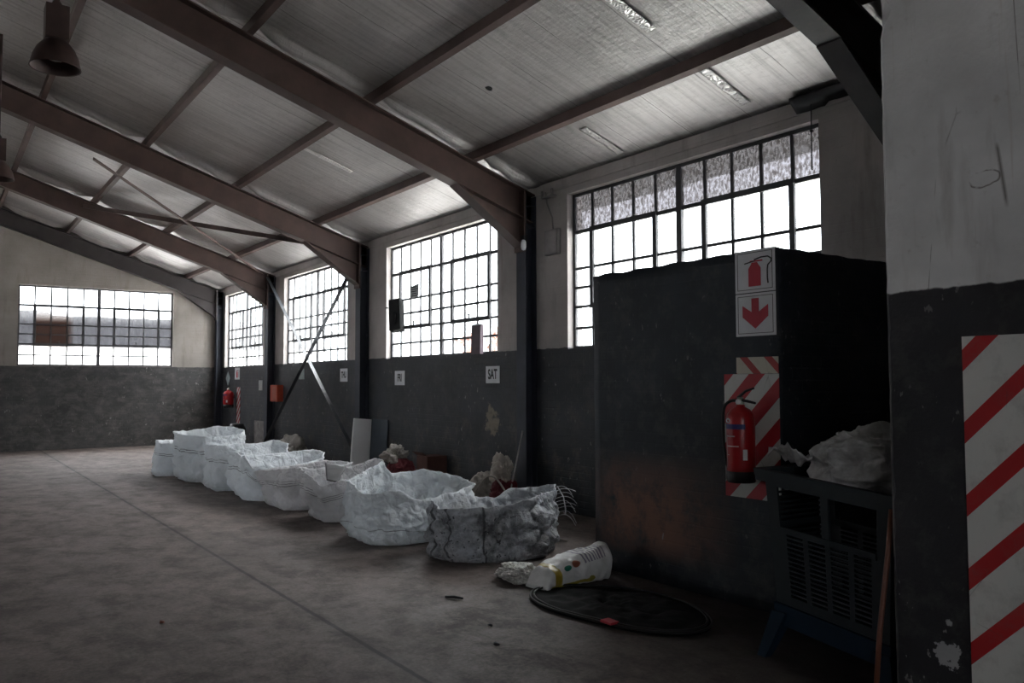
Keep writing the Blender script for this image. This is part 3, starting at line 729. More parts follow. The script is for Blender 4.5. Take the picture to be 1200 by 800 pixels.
# ------------------------------------------------------------------ crumpled shapes
def crumple(name, center, size, mat, label, cat, seed, amp=.35, sub=5, group=None, parent=None, freq=2.3, flat=True):
    bm = B(); bmesh.ops.create_icosphere(bm, subdivisions=sub, radius=1)
    s = Vector(size); c = Vector(center)
    for v in bm.verts:
        d = v.co.copy(); q = d*freq + Vector((seed*3.7, seed, 0))
        r = 1 + amp*noise.noise(q*.6)*1.6 + amp*.6*(1-2*abs(noise.noise(q*1.3))) + amp*.35*(1-2*abs(noise.noise(q*3.1))) + amp*.12*noise.noise(q*8)
        p = Vector((d.x*s.x*r, d.y*s.y*r, d.z*s.z*r)) + c
        if flat: p.z = max(p.z, .004 + .004*noise.noise(q*5))
        v.co = p
    o = obj(name, bm, mat, parent, True)
    if parent is None:
        origin_to(o, (c.x, c.y, 0 if flat else c.z)); tag(o, label, cat, group)
    return o

# litter beside the soot-stained bag
lump = N('clear_crumpled_plastic'); c = lump.coord()
lump.P(Base_Color=lump.mix(lump.ramp(lump.noise(c, 22, 4, .7), .35, .65), (.85, .84, .81), (.35, .33, .30)), Roughness=.3)
lump.bump(lump.voro(c, 30, 'DISTANCE_TO_EDGE'), .8, .02)
crumple('plastic_bundle', (3.92, 5.44, .055), (.13, .16, .065), lump.m, 'crumpled see-through plastic bundle touching the printed sack on the floor', 'plastic bundle', 4, .3, freq=3)

def printed_sack():
    n = N('printed_sack_film'); c = n.coord(); x, y, z = n.sep(n.uv())
    col = (.62, .64, .62)
    f = n.noise(c, 9, 4)
    col = n.mix(n.ramp(f, .4, .7), (.86, .87, .88), (.72, .73, .72))
    yb = n.math('MULTIPLY', n.ramp(n.math('ABSOLUTE', n.math('SUBTRACT', y, .25)), .05, .07, 1, 0), n.ramp(x, .62, .66, 1, 0)); col = n.mix(yb, col, (.42, .34, .03))
    yc = n.math('MULTIPLY', n.ramp(n.math('ABSOLUTE', n.math('SUBTRACT', x, .17)), .04, .05, 1, 0), n.ramp(y, .3, .32)); col = n.mix(yc, col, (.45, .33, .04))
    def spot(u, v, r, colr, col):
        d = n.math('SQRT', n.math('ADD', n.math('POWER', n.math('SUBTRACT', x, u), 2.), n.math('POWER', n.math('MULTIPLY', n.math('SUBTRACT', y, v), .5), 2.)))
        return n.mix(n.ramp(d, r*.85, r, 1, 0), col, colr)
    col = spot(.31, .75, .05, (.02, .24, .17), col); col = spot(.44, .80, .06, (.38, .13, .08), col); col = spot(.62, .30, .04, (.30, .28, .05), col)
    col = spot(.96, .9, .05, (.02, .10, .25), col)
    ln = n.math('MULTIPLY', n.math('LESS_THAN', n.math('FRACT', n.math('MULTIPLY', x, 26.)), .45), n.math('MULTIPLY', n.math('GREATER_THAN', y, .72), n.math('MULTIPLY', n.math('GREATER_THAN', x, .52), n.math('LESS_THAN', x, .82))))
    col = n.mix(n.math('MULTIPLY', ln, .75), col, (.12, .10, .22))
    n.P(Base_Color=col, Roughness=.35)
    n.bump(n.math('ADD', n.voro(c, 14, 'DISTANCE_TO_EDGE'), n.math('MULTIPLY', f, .4)), .5, .015)
    return n.m
bm = B(); uvl = bm.loops.layers.uv.new('UVMap'); nu, nv = 60, 44; R_ = []
A0, A1 = Vector((3.86, 5.12, 0)), Vector((4.60, 5.17, 0))
ax = (A1-A0); L = ax.length; ax.normalize(); sd = Vector((-ax.y, ax.x, 0))
for i in range(nu+1):
    u = i/nu; w = .11 + .03*math.sin(u*PI) - .03*(u > .9) ; h = (.055 + .085*u**.8)*(1 if u < .93 else 1-(u-.93)*4)*(min(1, u*9+.15))
    row = []
    for j in range(nv):
        t_ = 2*PI*j/nv; cs, sn = math.cos(t_), math.sin(t_)
        cs = math.copysign(abs(cs)**.7, cs); sn = math.copysign(abs(sn)**.8, sn)
        p = A0 + ax*(u*L) + sd*(cs*w*(.35+.65*min(1, (1-u)*12)) + .03*math.sin(u*5)) + Vector((0, 0, h*(1+sn)))
        q = p*7; k = .018*(1-2*abs(noise.noise(q))) + .008*(1-2*abs(noise.noise(q*2.6)))
        p += (sd*cs + Vector((0, 0, sn)))*k; p.z = max(p.z, .005)
        row.append(bm.verts.new(p))
    R_.append(row)
for i in range(nu):
    for j in range(nv):
        k = (j+1) % nv; f = bm.faces.new((R_[i][j], R_[i][k], R_[i+1][k], R_[i+1][j])); f.smooth = True
        for l, (a, b) in zip(f.loops, ((i, j), (i, j+1), (i+1, j+1), (i+1, j))):
            vv = 1 - abs(2*(((b/nv)+.25) % 1) - 1) if False else (math.sin(2*PI*b/nv)+1)/2
            l[uvl].uv = (a/nu, vv)
bm.faces.new(R_[0]); bm.faces.new(R_[-1][::-1])
o = obj('printed_sack', bm, printed_sack()); origin_to(o, (4.25, 5.15, 0)); tag(o, 'white plastic sack printed in yellow and green, lying on the floor by the enclosure', 'sack')

# black sheet with a hose edge on the floor
bm = B(); n1, n2 = 96, 30; cx, cy = 4.02, 4.36
def matpt(th, r):
    rad = .56*(1 + .10*math.cos(2*(th-2.0)) + .05*math.sin(3*th+1))
    x = cx + rad*r*math.cos(th)*.84; y = cy + rad*r*math.sin(th)*1.22
    x = min(x, 4.76)
    z = .012 + .045*abs(fbm((x*4, y*4, 2), 4))*(1-r**3) + .03*(1-abs(2*r-1))*(1-2*abs(noise.noise(Vector((x*7, y*5, 1)))))*.6
    return Vector((x, y, max(z, .006)))
G = [[bm.verts.new(matpt(2*PI*k/n1, (r+1)/n2)) for k in range(n1)] for r in range(n2)]; cc = bm.verts.new(matpt(0, 0))
for k in range(n1): bm.faces.new((cc, G[0][k], G[0][(k+1) % n1]))
for a, b in zip(G, G[1:]):
    for k in range(n1): bm.faces.new((a[k], b[k], b[(k+1) % n1], a[(k+1) % n1]))
ge = bmesh.ops.extrude_face_region(bm, geom=bm.faces[:])
for v in ge['geom']:
    if isinstance(v, bmesh.types.BMVert): v.co.z = .003
t = thing('plastic_sheet', 'crumpled round black plastic sheet on the floor in front of the enclosure', 'plastic sheet', (cx, cy, 0))
obj('sheet', bm, simple('black_film', (.0025, .0025, .003), .8, bump=.2, spec=.15), t, True)
for rr, zz in ((1.0, .018), (.955, .022)):
    bm = B(); pts = [matpt(2*PI*k/90, rr) + Vector((0, 0, zz-.006)) for k in range(91)]
    tube(bm, [Vector((p.x, p.y, max(p.z, .009))) for p in pts], .008, 7, False); obj('rim_hose', bm, simple('black_hose', (.006, .006, .007), .6), t, True)
bm = B(); box(bm, (3.63, 4.02, .03), (3.70, 4.12, .045)); bevel(bm, .004); obj('red_tag', bm, M['redink'], t)

# small debris on the floor
def stick(p0, p1, r, mat, label, name='wood_splinter', cat='splinter'):
    bm = B(); p0, p1 = Vector(p0), Vector(p1); m = (p0+p1)/2 + Vector((0, 0, r*.5))
    tube(bm, [p0+Vector((0,0,r)), m+Vector((0,0,r)), p1+Vector((0,0,r))], [r*.8, r, r*.7], 6); o = obj(name, bm, mat); origin_to(o, (m.x, m.y, 0)); tag(o, label, cat)
stick((3.17, 5.33, 0), (3.25, 5.21, 0), .011, M['ink'], 'small black splinter on the open floor before the soot-stained bag')
stick((5.10, 6.50, 0), (5.24, 6.44, 0), .018, M['rag'], 'pale twisted scrap on the floor right of the soot-stained bag', 'twisted_scrap', 'scrap')
for k, (x, y, s, lab) in enumerate(((1.31, 5.9, .014, 'tiny yellowish crumb on the open floor left of the joint'), (2.05, 3.35, .018, 'small brown crumb on the floor at the bottom edge of the view'), (2.86, 4.2, .014, 'tiny dark crumb on the floor right of the joint'), (3.05, 4.55, .012, 'tiny dark crumb nearer the black splinter'))):
    crumple('floor_debris', (x, y, s*.5), (s, s*1.4, s*.7), (M['wood'], M['brown'], M['ink'], M['ink'])[k], lab, 'debris', k+11, .4, 2)

# rag heaps and small items along the wall
crumple('rag_heap', (6.12, 16.42, .20), (.20, .42, .22), M['rag'], 'grey rag heap against the wall below the crossed braces', 'rag heap', 21, .45)
crumple('rag_bundle', (5.96, 11.55, .47), (.12, .16, .12), M['rag'], 'greyish rag bundle on the red cloth beside the white board', 'rag bundle', 22, .55, flat=False)
crumple('red_cloth_heap', (6.0, 11.42, .17), (.20, .27, .22), M['redcloth'], 'dark red cloth heap behind the large crumpled bag', 'cloth heap', 23, .25)
t = thing('brown_carton', 'dark brown carton against the wall right of the red cloth heap', 'carton', (6.2, 11.0, 0))
bm = B(); box(bm, (6.06, 10.72, 0), (6.40, 11.04, .50)); bevel(bm, .01); obj('box_body', bm, M['brown'], t)
bm = B(); prism(bm, [(6.06, 10.72, .505), (6.06, 11.04, .505), (5.98, 11.04, .56), (5.98, 10.72, .56)], (0, 0, .006)); obj('flap', bm, M['brown'], t)
crumple('grey_bundle', (5.98, 9.05, .20), (.16, .17, .23), M['rag'], 'squat grey bundle behind the soot-stained bag', 'bundle', 25, .2)
crumple('dirty_rag', (5.95, 8.62, .47), (.08, .12, .14), simple('dirty_pale_rag', (.42, .38, .34), .9, bump=.3), 'dirty pale rag on the red cloth beside the leaning stick', 'rag', 26, .5, flat=False)
crumple('red_cloth_heap', (5.90, 8.48, .15), (.13, .17, .19), M['redcloth'], 'dark red cloth heap under the dirty pale rag', 'cloth heap', 27, .3)
bm = B(); tube(bm, [(5.74, 8.22, .01), (6.02, 8.41, .55), (6.243, 8.56, .98)], .011, 8); o = obj('leaning_stick', bm, M['conduit']); origin_to(o, (5.74, 8.22, 0)); tag(o, 'thin pale stick leaning on the steel column beside the dirty rag', 'stick')
bm = B(); R0 = []
tube(bm, [(5.55+.02*i, 8.6-.03*i, .25+.20*math.sin(i*.28)) for i in range(12)], .012, 8); o = obj('grey_hose', bm, M['rag'], None, True); origin_to(o, (5.6, 8.5, .25)); tag(o, 'short grey hose arching behind the soot-stained bag', 'hose')

# leaning boards
bm = B(); prism(bm, [(5.98, 13.30, 0), (6.34, 13.30, .0), (6.40, 13.31, .955), (6.06, 13.30, .985)], (0, .03, 0)); bevel(bm, .003, 1)
o = obj('leaning_board', bm, M['boardw']); origin_to(o, (6.2, 13.3, 0)); tag(o, 'pale grey board standing beside the column of the braced bay', 'board')
bm = B(); prism(bm, [(6.33, 13.28, 0), (6.36, 12.72, 0), (6.42, 12.72, .96), (6.40, 13.28, .97)], (.018, 0, 0))
o = obj('leaning_board', bm, M['boardd']); origin_to(o, (6.36, 13, 0)); tag(o, 'dark slate board leaning on the wall right of the pale grey board', 'board')
bm = B(); box(bm, (6.30, 18.75, 0), (6.36, 19.45, .72)); bevel(bm, .004, 1); o = obj('leaning_board', bm, simple('stained_board', (.17, .16, .155), .8, var=.4)); origin_to(o, (6.33, 19.1, 0)); tag(o, 'small stained grey board low against the wall beyond the braced bay', 'board')
bm = B(); prof = [(0, 0), (.20, 0), (.21, .02), (.21, .50), (.17, .56), (.16, .62), (.0, .64)]
lathe(bm, prof, (6.10, 20.1, 0), 28); o = obj('black_drum', bm, M['dark'], None, True); origin_to(o, (6.1, 20.1, 0)); tag(o, 'small black drum on the floor behind the tallest bag', 'drum')

# ------------------------------------------------------------------ lettering
def text_mesh(name, s, size, mat, parent, mtx, bold=0.):
    cu = bpy.data.curves.new(name, 'FONT'); cu.body = s; cu.size = size; cu.align_x = 'CENTER'; cu.align_y = 'CENTER'; cu.extrude = .0006; cu.offset = bold
    tmp = bpy.data.objects.new(name, cu); C.objects.link(tmp)
    me = bpy.data.meshes.new_from_object(tmp.evaluated_get(bpy.context.evaluated_depsgraph_get()))
    bpy.data.objects.remove(tmp); me.transform(mtx)
    o = bpy.data.objects.new(name, me); C.objects.link(o); me.materials.clear(); me.materials.append(mat); o.parent = parent
    return o
# text plane facing -X: text x -> -Y, text y -> Z, normal -> -X
def facing_x(p, sx=1., sy=1.): return Matrix.Translation(p) @ Matrix(((0, 0, -1, 0), (-1, 0, 0, 0), (0, 1, 0, 0), (0, 0, 0, 1))) @ Matrix.Diagonal((sx, sy, 1, 1))
def paper(yc, zc, w, h, day, label, size=.15, cardn='day_sign', tilt=0., mat=None):
    t = thing(cardn, label, 'paper sign', (WX, yc, zc), 'papers on the window wall' if day else None)
    bm = B(); n_ = 6; v0 = []
    c_, s_ = math.cos(tilt), math.sin(tilt)
    pts = [(-w/2, -h/2), (w/2, -h/2), (w/2, h/2), (-w/2, h/2)]
    pr = [(WX-.008, yc + a*c_ - b*s_, zc + a*s_ + b*c_) for a, b in pts]
    prism(bm, pr, (.004, 0, 0)); obj('card', bm, mat or M['white'], t)
    if day: text_mesh('lettering', day, size, M['ink'], t, facing_x(Vector((-.0095, 0, 0)), .66, .95), .006)
    return t
paper(9.53, 1.71, .34, .24, 'SAT', 'white paper reading SAT, nearest of the day papers on the wall', .20)
paper(12.32, 1.68, .35, .24, 'FRI', 'white paper reading FRI, under the second window', .18)
paper(14.60, 1.75, .34, .25, 'THU', 'white paper sign just left of the near column of the braced bay', .17)
paper(16.78, 1.79, .30, .22, '', 'pale paper half hidden behind the crossed wall braces', mat=simple('aged_paper', (.34, .40, .40), .7))
paper(19.42, 1.55, .26, .24, '', 'small pale paper at the column beyond the braced bay', mat=simple('aged_paper_2', (.40, .40, .40), .7))
t = paper(22.05, 1.73, .26, .26, '', 'pale diamond-shaped paper near the far corner column of the shed', tilt=PI/4, mat=simple('aged_paper_3', (.36, .42, .44), .7))

# ------------------------------------------------------------------ fire extinguishers and their signs
def rect(bm, x, ya, yb, za, zb, t=.003): box(bm, (x-t, min(ya, yb), za), (x, max(ya, yb), zb))
def outline(bm, x, ya, yb, za, zb, w=.004, t=.002):
    rect(bm, x, ya, yb, za, za+w, t); rect(bm, x, ya, yb, zb-w, zb, t); rect(bm, x, ya, ya+w, za+w, zb-w, t); rect(bm, x, yb-w, yb, za+w, zb-w, t)
def pictogram_sign(xf, yc, zb, w, h, label, group=None):
    t = thing('extinguisher_sign', label, 'sign', (xf, yc, zb), group)
    bm = B(); rect(bm, xf-.001, yc-w/2, yc+w/2, zb, zb+h, .005); obj('plate', bm, M['white'], t)
    X = xf-.006; s = h
    bm = B(); outline(bm, X, yc-w*.44, yc+w*.44, zb+.06*s, zb+.94*s, .012*s); obj('border', bm, M['ink'], t)
    bm = B(); q = .052
    body = [(-q, .14), (q, .14), (q, .56), (q*.55, .66), (q*.45, .70), (-q*.45, .70), (-q*.55, .66), (-q, .56)]
    prism(bm, [(X, yc + a*(w/.34) + .0, zb + b*s) for a, b in body], (-.002, 0, 0))
    prism(bm, [(X, yc + a, zb + b*s) for a, b in ((.035*w/.3, .71), (-.06*w/.3, .71), (-.06*w/.3, .745), (.035*w/.3, .745))], (-.002, 0, 0))
    obj('extinguisher_symbol', bm, M['redink'], t)
    bm = B()
    hose = [(0.0, .76), (-.06, .80), (-.12, .80), (-.15, .74), (-.15, .68), (-.12, .60), (-.115, .5), (-.115, .3), (-.12, .18)]
    tube(bm, [(X-.002, yc + a*w/.36, zb + b*s) for a, b in hose], .005*h/.3, 6)
    tube(bm, [(X-.002, yc + a*w/.36, zb + b*s) for a, b in ((0, .73), (.09, .69))], .004*h/.3, 6)
    obj('hose_symbol', bm, M['ink'], t)
    return t
def arrow_sign(xf, yc, zb, w, h, label):
    t = thing('arrow_sign', label, 'sign', (xf, yc, zb))
    bm = B(); rect(bm, xf-.001, yc-w/2, yc+w/2, zb, zb+h, .005); obj('plate', bm, M['white'], t)
    X = xf-.006; bm = B(); outline(bm, X, yc-w*.44, yc+w*.44, zb+.06*h, zb+.94*h, .012*h); obj('border', bm, M['ink'], t)
    a = [(-.09, .88), (.09, .88), (.09, .56), (.32, .72), (.32, .45), (0, .17), (-.32, .45), (-.32, .72), (-.09, .56)]
    bm = B(); prism(bm, [(X, yc + p*w, zb + q*h) for p, q in a], (-.002, 0, 0)); obj('arrow_symbol', bm, M['redink'], t)
    return t
BX = 4.782
pictogram_sign(BX, 3.735, 2.237, .345, .305, 'white sign with a red fire extinguisher symbol on the black enclosure')
arrow_sign(BX, 3.735, 1.925, .345, .305, 'white sign with a red downward arrow on the black enclosure')

def extinguisher(xf, yc, zb, r, h, label):
    t = thing('fire_extinguisher', label, 'fire extinguisher', (xf-r-.03, yc, zb))
    X = xf - r - .03
    bm = B(); lathe(bm, [(0, .075), (r*.99, .075), (r, .08), (r, h-.10), (r*.93, h-.06), (r*.70, h-.025), (r*.34, h-.005), (r*.30, h+.01), (0, h+.01)], (X, yc, zb), 48); obj('cylinder', bm, M['red'], t, True)
    bm = B(); lathe(bm, [(0, 0), (r*.94, 0), (r*1.0, .01), (r*1.01, .078), (r*.9, .085), (0, .085)], (X, yc, zb), 48); obj('base_skirt', bm, M['black'], t, True)
    bm = B(); lathe(bm, [(0, h), (.028, h), (.03, h+.02), (.022, h+.04), (.022, h+.06), (0, h+.065)], (X, yc, zb), 24); valve = obj('valve', bm, M['chrome'], t, True)
    # handle and squeeze lever pointing right (-Y)
    bm = B(); tube(bm, [(X, yc+.015, zb+h+.045), (X, yc-.06, zb+h+.035), (X, yc-.13, zb+h+.022)], [.012, .010, .008], 8); obj('handle', bm, M['black'], valve, True)
    bm = B(); tube(bm, [(X, yc+.02, zb+h+.055), (X, yc-.05, zb+h+.105), (X, yc-.12, zb+h+.125)], [.012, .009, .007], 8); obj('lever', bm, M['black'], valve, True)
    bm = B(); lathe(bm, [(0, 0), (.017, 0), (.019, .006), (.017, .014), (0, .014)], (X-.022, yc-.005, zb+h+.03), 20, axis=(-1, 0, 0)); obj('gauge', bm, M['white'], valve, True)
    bm = B()
    hose = [(X, yc+.02, zb+h+.035), (X, yc+.08, zb+h+.035), (X-.01, yc+r+.035, zb+h-.01), (X-.01, yc+r+.05, zb+h-.12), (X-.01, yc+r+.045, zb+h*.5), (X-.01, yc+r+.03, zb+.17), (X-.01, yc+r+.015, zb+.10)]
    pts = []
    for i in range(len(hose)-1):
        a, b = Vector(hose[i]), Vector(hose[i+1]); p0 = Vector(hose[max(i-1, 0)]); p3 = Vector(hose[min(i+2, len(hose)-1)])
        for k in range(6):
            s = k/6; pts.append(.5*((2*a) + (b-p0)*s + (2*p0-5*a+4*b-p3)*s*s + (3*a-3*b+p3-p0)*s**3))
    pts.append(Vector(hose[-1])); tube(bm, pts, .011, 8); obj('hose', bm, M['black'], t, True)
    bm = B(); tube(bm, [hose[-1], (X-.01, yc+r+.012, zb+.01)], [.012, .017], 10); obj('nozzle', bm, M['conduit'], t, True)
    # printed label, curved on the cylinder
    def band(z0, z1, a0, a1, mat, nm, off=.0012):
        bm = B(); k = 16; lo = []; hi = []
        for i in range(k+1):
            a = a0 + (a1-a0)*i/k; cx_, sy_ = math.cos(a), math.sin(a)
            lo.append(bm.verts.new((X + (r+off)*cx_, yc + (r+off)*sy_, zb+z0))); hi.append(bm.verts.new((X + (r+off)*cx_, yc + (r+off)*sy_, zb+z1)))
        for i in range(k): bm.faces.new((lo[i], lo[i+1], hi[i+1], hi[i]))
        return obj(nm, bm, mat, t, True)
    band(h*.70, h*.765, PI*.78, PI*1.32, M['blueink'], 'blue_band')
    band(h*.30, h*.44, PI*1.26, PI*1.36, M['white'], 'inspection_tag', .002)
    bm = B(); lathe(bm, [(.009, 0), (.017, 0), (.017, .002), (.009, .002), (.009, 0)], (X-r*.97, yc+.03, zb+h*.81), 20, axis=(-1, 0, 0)); obj('label_ring', bm, M['white'], t, True)
    rn = random.Random(5); bm = B()
    def strip(a, e, z0, z1, k=8):
        lo = [bm.verts.new((X+(r+.0015)*math.cos(a+(e-a)*i/k), yc+(r+.0015)*math.sin(a+(e-a)*i/k), z0)) for i in range(k+1)]
        hi = [bm.verts.new((v.co.x, v.co.y, z1)) for v in lo]
        for i in range(k): bm.faces.new((lo[i], lo[i+1], hi[i+1], hi[i]))
    strip(PI*.83, PI*.85, zb+h*.19, zb+h*.62, 2)
    for z0 in (.60, .56, .53, .47, .44, .40, .36, .33, .30, .25, .22):
        strip(PI*.845, PI*(.845 + rn.uniform(.08, .34)), zb+h*z0, zb+h*z0 + (.0035 if z0 not in (.60, .47) else .008))
    bmesh.ops.remove_doubles(bm, verts=bm.verts[:], dist=.0045)
    obj('label_print', bm, simple('label_print', (.55, .45, .45), .5), t)
    bm = B(); box(bm, (X+r-.01, yc-.03, zb+h*.55), (xf-.006, yc+.03, zb+h*.75)); obj('wall_bracket', bm, M['dark'], t)
    return t
extinguisher(BX-.01, 3.775, .90, .098, .53, 'red fire extinguisher with black hose hung on the black enclosure')
extinguisher(WX-.03, 21.36, .98, .13, .44, 'red fire extinguisher on the far part of the window wall')

# hazard boards
def board(name, y0, y1, z0, z1, xf, mat, label, corner=0.):
    bm = B()
    pts = [(y0, z0), (y1, z0), (y1, z1), (y0, z1)]
    if corner:
        pts = [(y0, z0+corner)] + [(y0+corner*(1-math.cos(a)), z0+corner*(1-math.sin(a))) for a in [PI/2*k/6 for k in range(1, 7)]] + pts[1:]
        pts = [(y0, z0+corner*.6), (y0+corner*.5, z0+.02), (y0+corner, z0), (y1, z0), (y1, z1), (y0, z1)]
    prism(bm, [(xf, a, b) for a, b in pts], (-.006, 0, 0)); o = obj(name, bm, mat); origin_to(o, (xf, (y0+y1)/2, z0)); tag(o, label, 'hazard board'); return o
board('hazard_board', 3.553, 4.03, .77, 1.655, 4.7875, mat_stripes('red_white_stripes', 1.63, 3.55, .28, .5), 'red and white diagonal striped board behind the extinguisher on the enclosure', .09)
board('hazard_board', 3.555, 3.915, 1.657, 1.775, 4.7875, mat_stripes('red_cream_stripes', 1.72, 3.55, .21, .33, -1, white=(.58, .54, .45), red=(.38, .03, .03)), 'small cream board with red stripes above the striped extinguisher board')
board('hazard_board', .9, 1.835, .02, 1.80, 3.797, mat_stripes('large_red_white_stripes', 1.735, 1.84, .324, .30, 1, white=(.74, .74, .71), red=(.50, .018, .022), grime=.4), 'large white panel with thin red diagonal stripes on the plastered partition')
board('hazard_board', 21.00, 21.26, .52, 1.50, WX, mat_stripes('far_stripes', 1.5, 21.1, .17, .5), 'narrow red and white striped strip behind the far extinguisher')
pictogram_sign(WX-.004, 21.25, 1.70, .40, .30, 'pale extinguisher sign high on the wall above the far extinguisher')

# orange-red box on the wall
t = thing('alarm_box', 'orange-red metal box on the wall at the far column of the braced bay', 'wall box', (WX, 18.12, 1.18))
bm = B(); box(bm, (WX-.14, 17.90, 1.19), (WX, 18.34, 1.56)); bevel(bm, .012); obj('housing', bm, M['orange'], t)
bm = B(); box(bm, (WX-.146, 17.94, 1.23), (WX-.14, 18.20, 1.52)); obj('door_panel', bm, simple('faded_orange', (.50, .13, .08), .5), t)

# electrical bits on and near the second column
t = thing('electrical_box', 'square pale electrical box with conduit on the wall beside the big window', 'electrical box', (WX, 8.13, 3.22))
bm = B(); box(bm, (WX-.05, 8.0, 3.22), (WX, 8.27, 3.54)); bevel(bm, .006); obj('housing', bm, M['conduit'], t)
bm = B(); box(bm, (WX-.056, 8.02, 3.24), (WX-.05, 8.25, 3.52)); obj('cover', bm, simple('cover_paint', (.36, .33, .33), .6), t)
bm = B(); tube(bm, [(WX-.025, 8.12, 3.54), (WX-.025, 8.14, 3.7), (WX-.025, 8.25, 3.9), (WX-.02, 8.28, 4.05)], .010, 8); obj('conduit', bm, M['conduit'], t, True)
t = thing('wall_clip', 'small pale clamp under the eaves above the electrical box', 'clamp', (WX-.05, 8.17, 3.95))
bm = B(); box(bm, (WX-.10, 8.05, 3.955), (WX-.018, 8.28, 3.975)); box(bm, (WX-.10, 8.05, 3.975), (WX-.08, 8.075, 4.05)); box(bm, (WX-.10, 8.255, 3.975), (WX-.08, 8.28, 4.05)); obj('clamp_body', bm, M['conduit'], t)
t = thing('bulkhead_lamp', 'small white lamp fitting on the column between the two nearest windows', 'lamp', (6.22, 8.50, 3.32))
bm = B(); lathe(bm, [(0, 0), (.025, .01), (.036, .05), (.034, .11), (.02, .14), (0, .145)], (6.21, 8.48, 3.30), 20); obj('glass_shade', bm, M['white'], t, True)
bm = B(); box(bm, (6.20, 8.46, 3.43), (6.262, 8.52, 3.50)); obj('mount', bm, M['dark'], t)

# speaker-like box at the second window, notice on its glass, carton on its sill
spk = simple('speaker_black', (.004, .0045, .005), .7, spec=.2)
t = thing('speaker_box', 'black tilted speaker box hung at the left side of the second window', 'speaker', (6.47, 12.5, 2.75))
bm = B(); prism(bm, [(6.43, 12.30, 2.50), (6.515, 12.30, 2.46), (6.515, 12.34, 2.98), (6.43, 12.34, 3.03)], (0, .40, 0)); bevel(bm, .01); obj('cabinet', bm, spk, t)
bm = B(); lathe(bm, [(0, 0), (.11, 0), (.12, .006), (.11, .012), (0, .006)], (6.42, 12.52, 2.70), 24, axis=(-1, 0, .05)); obj('cone', bm, spk, t, True)
bm = B(); tube(bm, [(6.45, 12.80, 2.9), (6.44, 12.86, 2.9)], .012, 6); obj('bracket', bm, M['dark'], t)
t = thing('window_notice', 'small notice taped on a pane of the second window', 'notice', (6.535, 12.0, 3.1))
bm = B(); prism(bm, [(6.534, 11.86, 3.03), (6.534, 12.14, 2.98), (6.534, 12.16, 3.20), (6.534, 11.84, 3.24)], (-.002, 0, 0)); obj('paper', bm, simple('thin_paper', (.55, .56, .56), .7), t)
bm = B(); rn = random.Random(9)
for k in range(5):
    z = 3.18 - k*.036; a = 12.10 - .02*rn.random(); rect(bm, 6.5315, a, a-.16-.06*rn.random(), z, z+.018, .001)
obj('printed_lines', bm, M['ink'], t)
t = thing('sill_carton', 'mauve-grey carton standing on the sill of the second window', 'carton', (6.49, 10.02, ZS))
bm = B(); prism(bm, [(6.46, 9.90, ZS), (6.52, 9.90, ZS), (6.52, 9.88, ZS+.42), (6.46, 9.88, ZS+.42)], (0, .24, 0)); bevel(bm, .005, 1); obj('box_body', bm, simple('mauve_card', (.13, .10, .12), .7), t)
bm = B(); box(bm, (6.465, 9.86, ZS+.42), (6.515, 10.12, ZS+.44)); obj('top_edge', bm, M['white'], t)

# hanging chain at the nearest window with its roller cover under the eave
t = thing('hanging_chain', 'thin dark chain hanging before the nearest window', 'chain', (6.38, 4.34, 4.1))
bm = B(); tube(bm, [(6.38, 4.34, 4.08), (6.38, 4.343, 3.8), (6.38, 4.346, 3.5)], .006, 6); obj('cord', bm, M['dark'], t)
bm = B()
for k in range(14):
    z = 3.78 - k*.022; lathe(bm, [(0, -.011), (.011, 0), (0, .011)], (6.38, 4.344, z), 8)
obj('links', bm, M['dark'], t)
bm = B(); lathe(bm, [(0, -.022), (.02, 0), (0, .022)], (6.38, 4.343, 3.84), 14); obj('hook_block', bm, M['dark'], t, True)
bm = B(); n_ = 24; vs = []
for i in range(n_+1):
    y = 3.52 + 1.0*i/n_; d = .05 + .03*fbm((y*3, 0, 0), 3) + (.03 if y > 4.2 else 0); vs.append([bm.verts.new(p) for p in ((6.31, y, 4.165-d*.3), (WX-.02, y, 4.12-d), (WX-.02, y, 4.14), (6.31, y, 4.17))])
for a, b in zip(vs, vs[1:]):
    for k in range(4): bm.faces.new((a[k], a[(k+1) % 4], b[(k+1) % 4], b[k]))
bm.faces.new(vs[0][::-1]); bm.faces.new(vs[-1])
o = obj('torn_lining', bm, M['black'], None, True); origin_to(o, (6.35, 4.0, 4.1)); tag(o, 'black torn strip of lining under the eave above the hanging chain', 'torn lining')

# ------------------------------------------------------------------ high bay lamps
def high_bay(x, y, zb, label):
    t = thing('high_bay_lamp', label, 'hanging lamp', (x, y, zb), 'high bay lamps under the ridge')
    T = Matrix.Rotation(.10, 3, 'X')
    bm = B(); lathe(bm, [(.18, 0), (.19, -.004), (.19, .004), (.182, .03), (.168, .09), (.14, .155), (.10, .205), (.082, .228), (.076, .218), (.092, .195), (.13, .148), (.158, .085), (.172, .03), (.18, 0)], (x, y, zb), 48); obj('reflector_shade', bm, M['rust'], t, True)
    bm = B(); lathe(bm, [(0, 0), (.045, .01), (.06, .06), (.045, .12), (.03, .17), (0, .175)], (x, y, zb+.05), 24); obj('bulb', bm, simple('bulb_glass', (.35, .33, .3), .15), t, True)
    bm = B(); box(bm, (x-.085, y-.085, zb+.225), (x+.085, y+.085, zb+.50)); bevel(bm, .012); obj('gear_box', bm, M['rust'], t)
    bm = B(); tube(bm, [(x, y, zb+.50), (x, y, zceil(x)-.05)], .022, 12); obj('suspension_rod', bm, M['rust'], t)
    bm = B(); lathe(bm, [(0, 0), (.04, 0), (.04, .03), (.024, .06), (0, .06)], (x, y, zb+.50), 20); obj('rod_collar', bm, M['rust'], t, True)
    return t
high_bay(.77, 7.52, 4.18, 'rusty bell-shaped high bay lamp, nearer of the hanging pair')
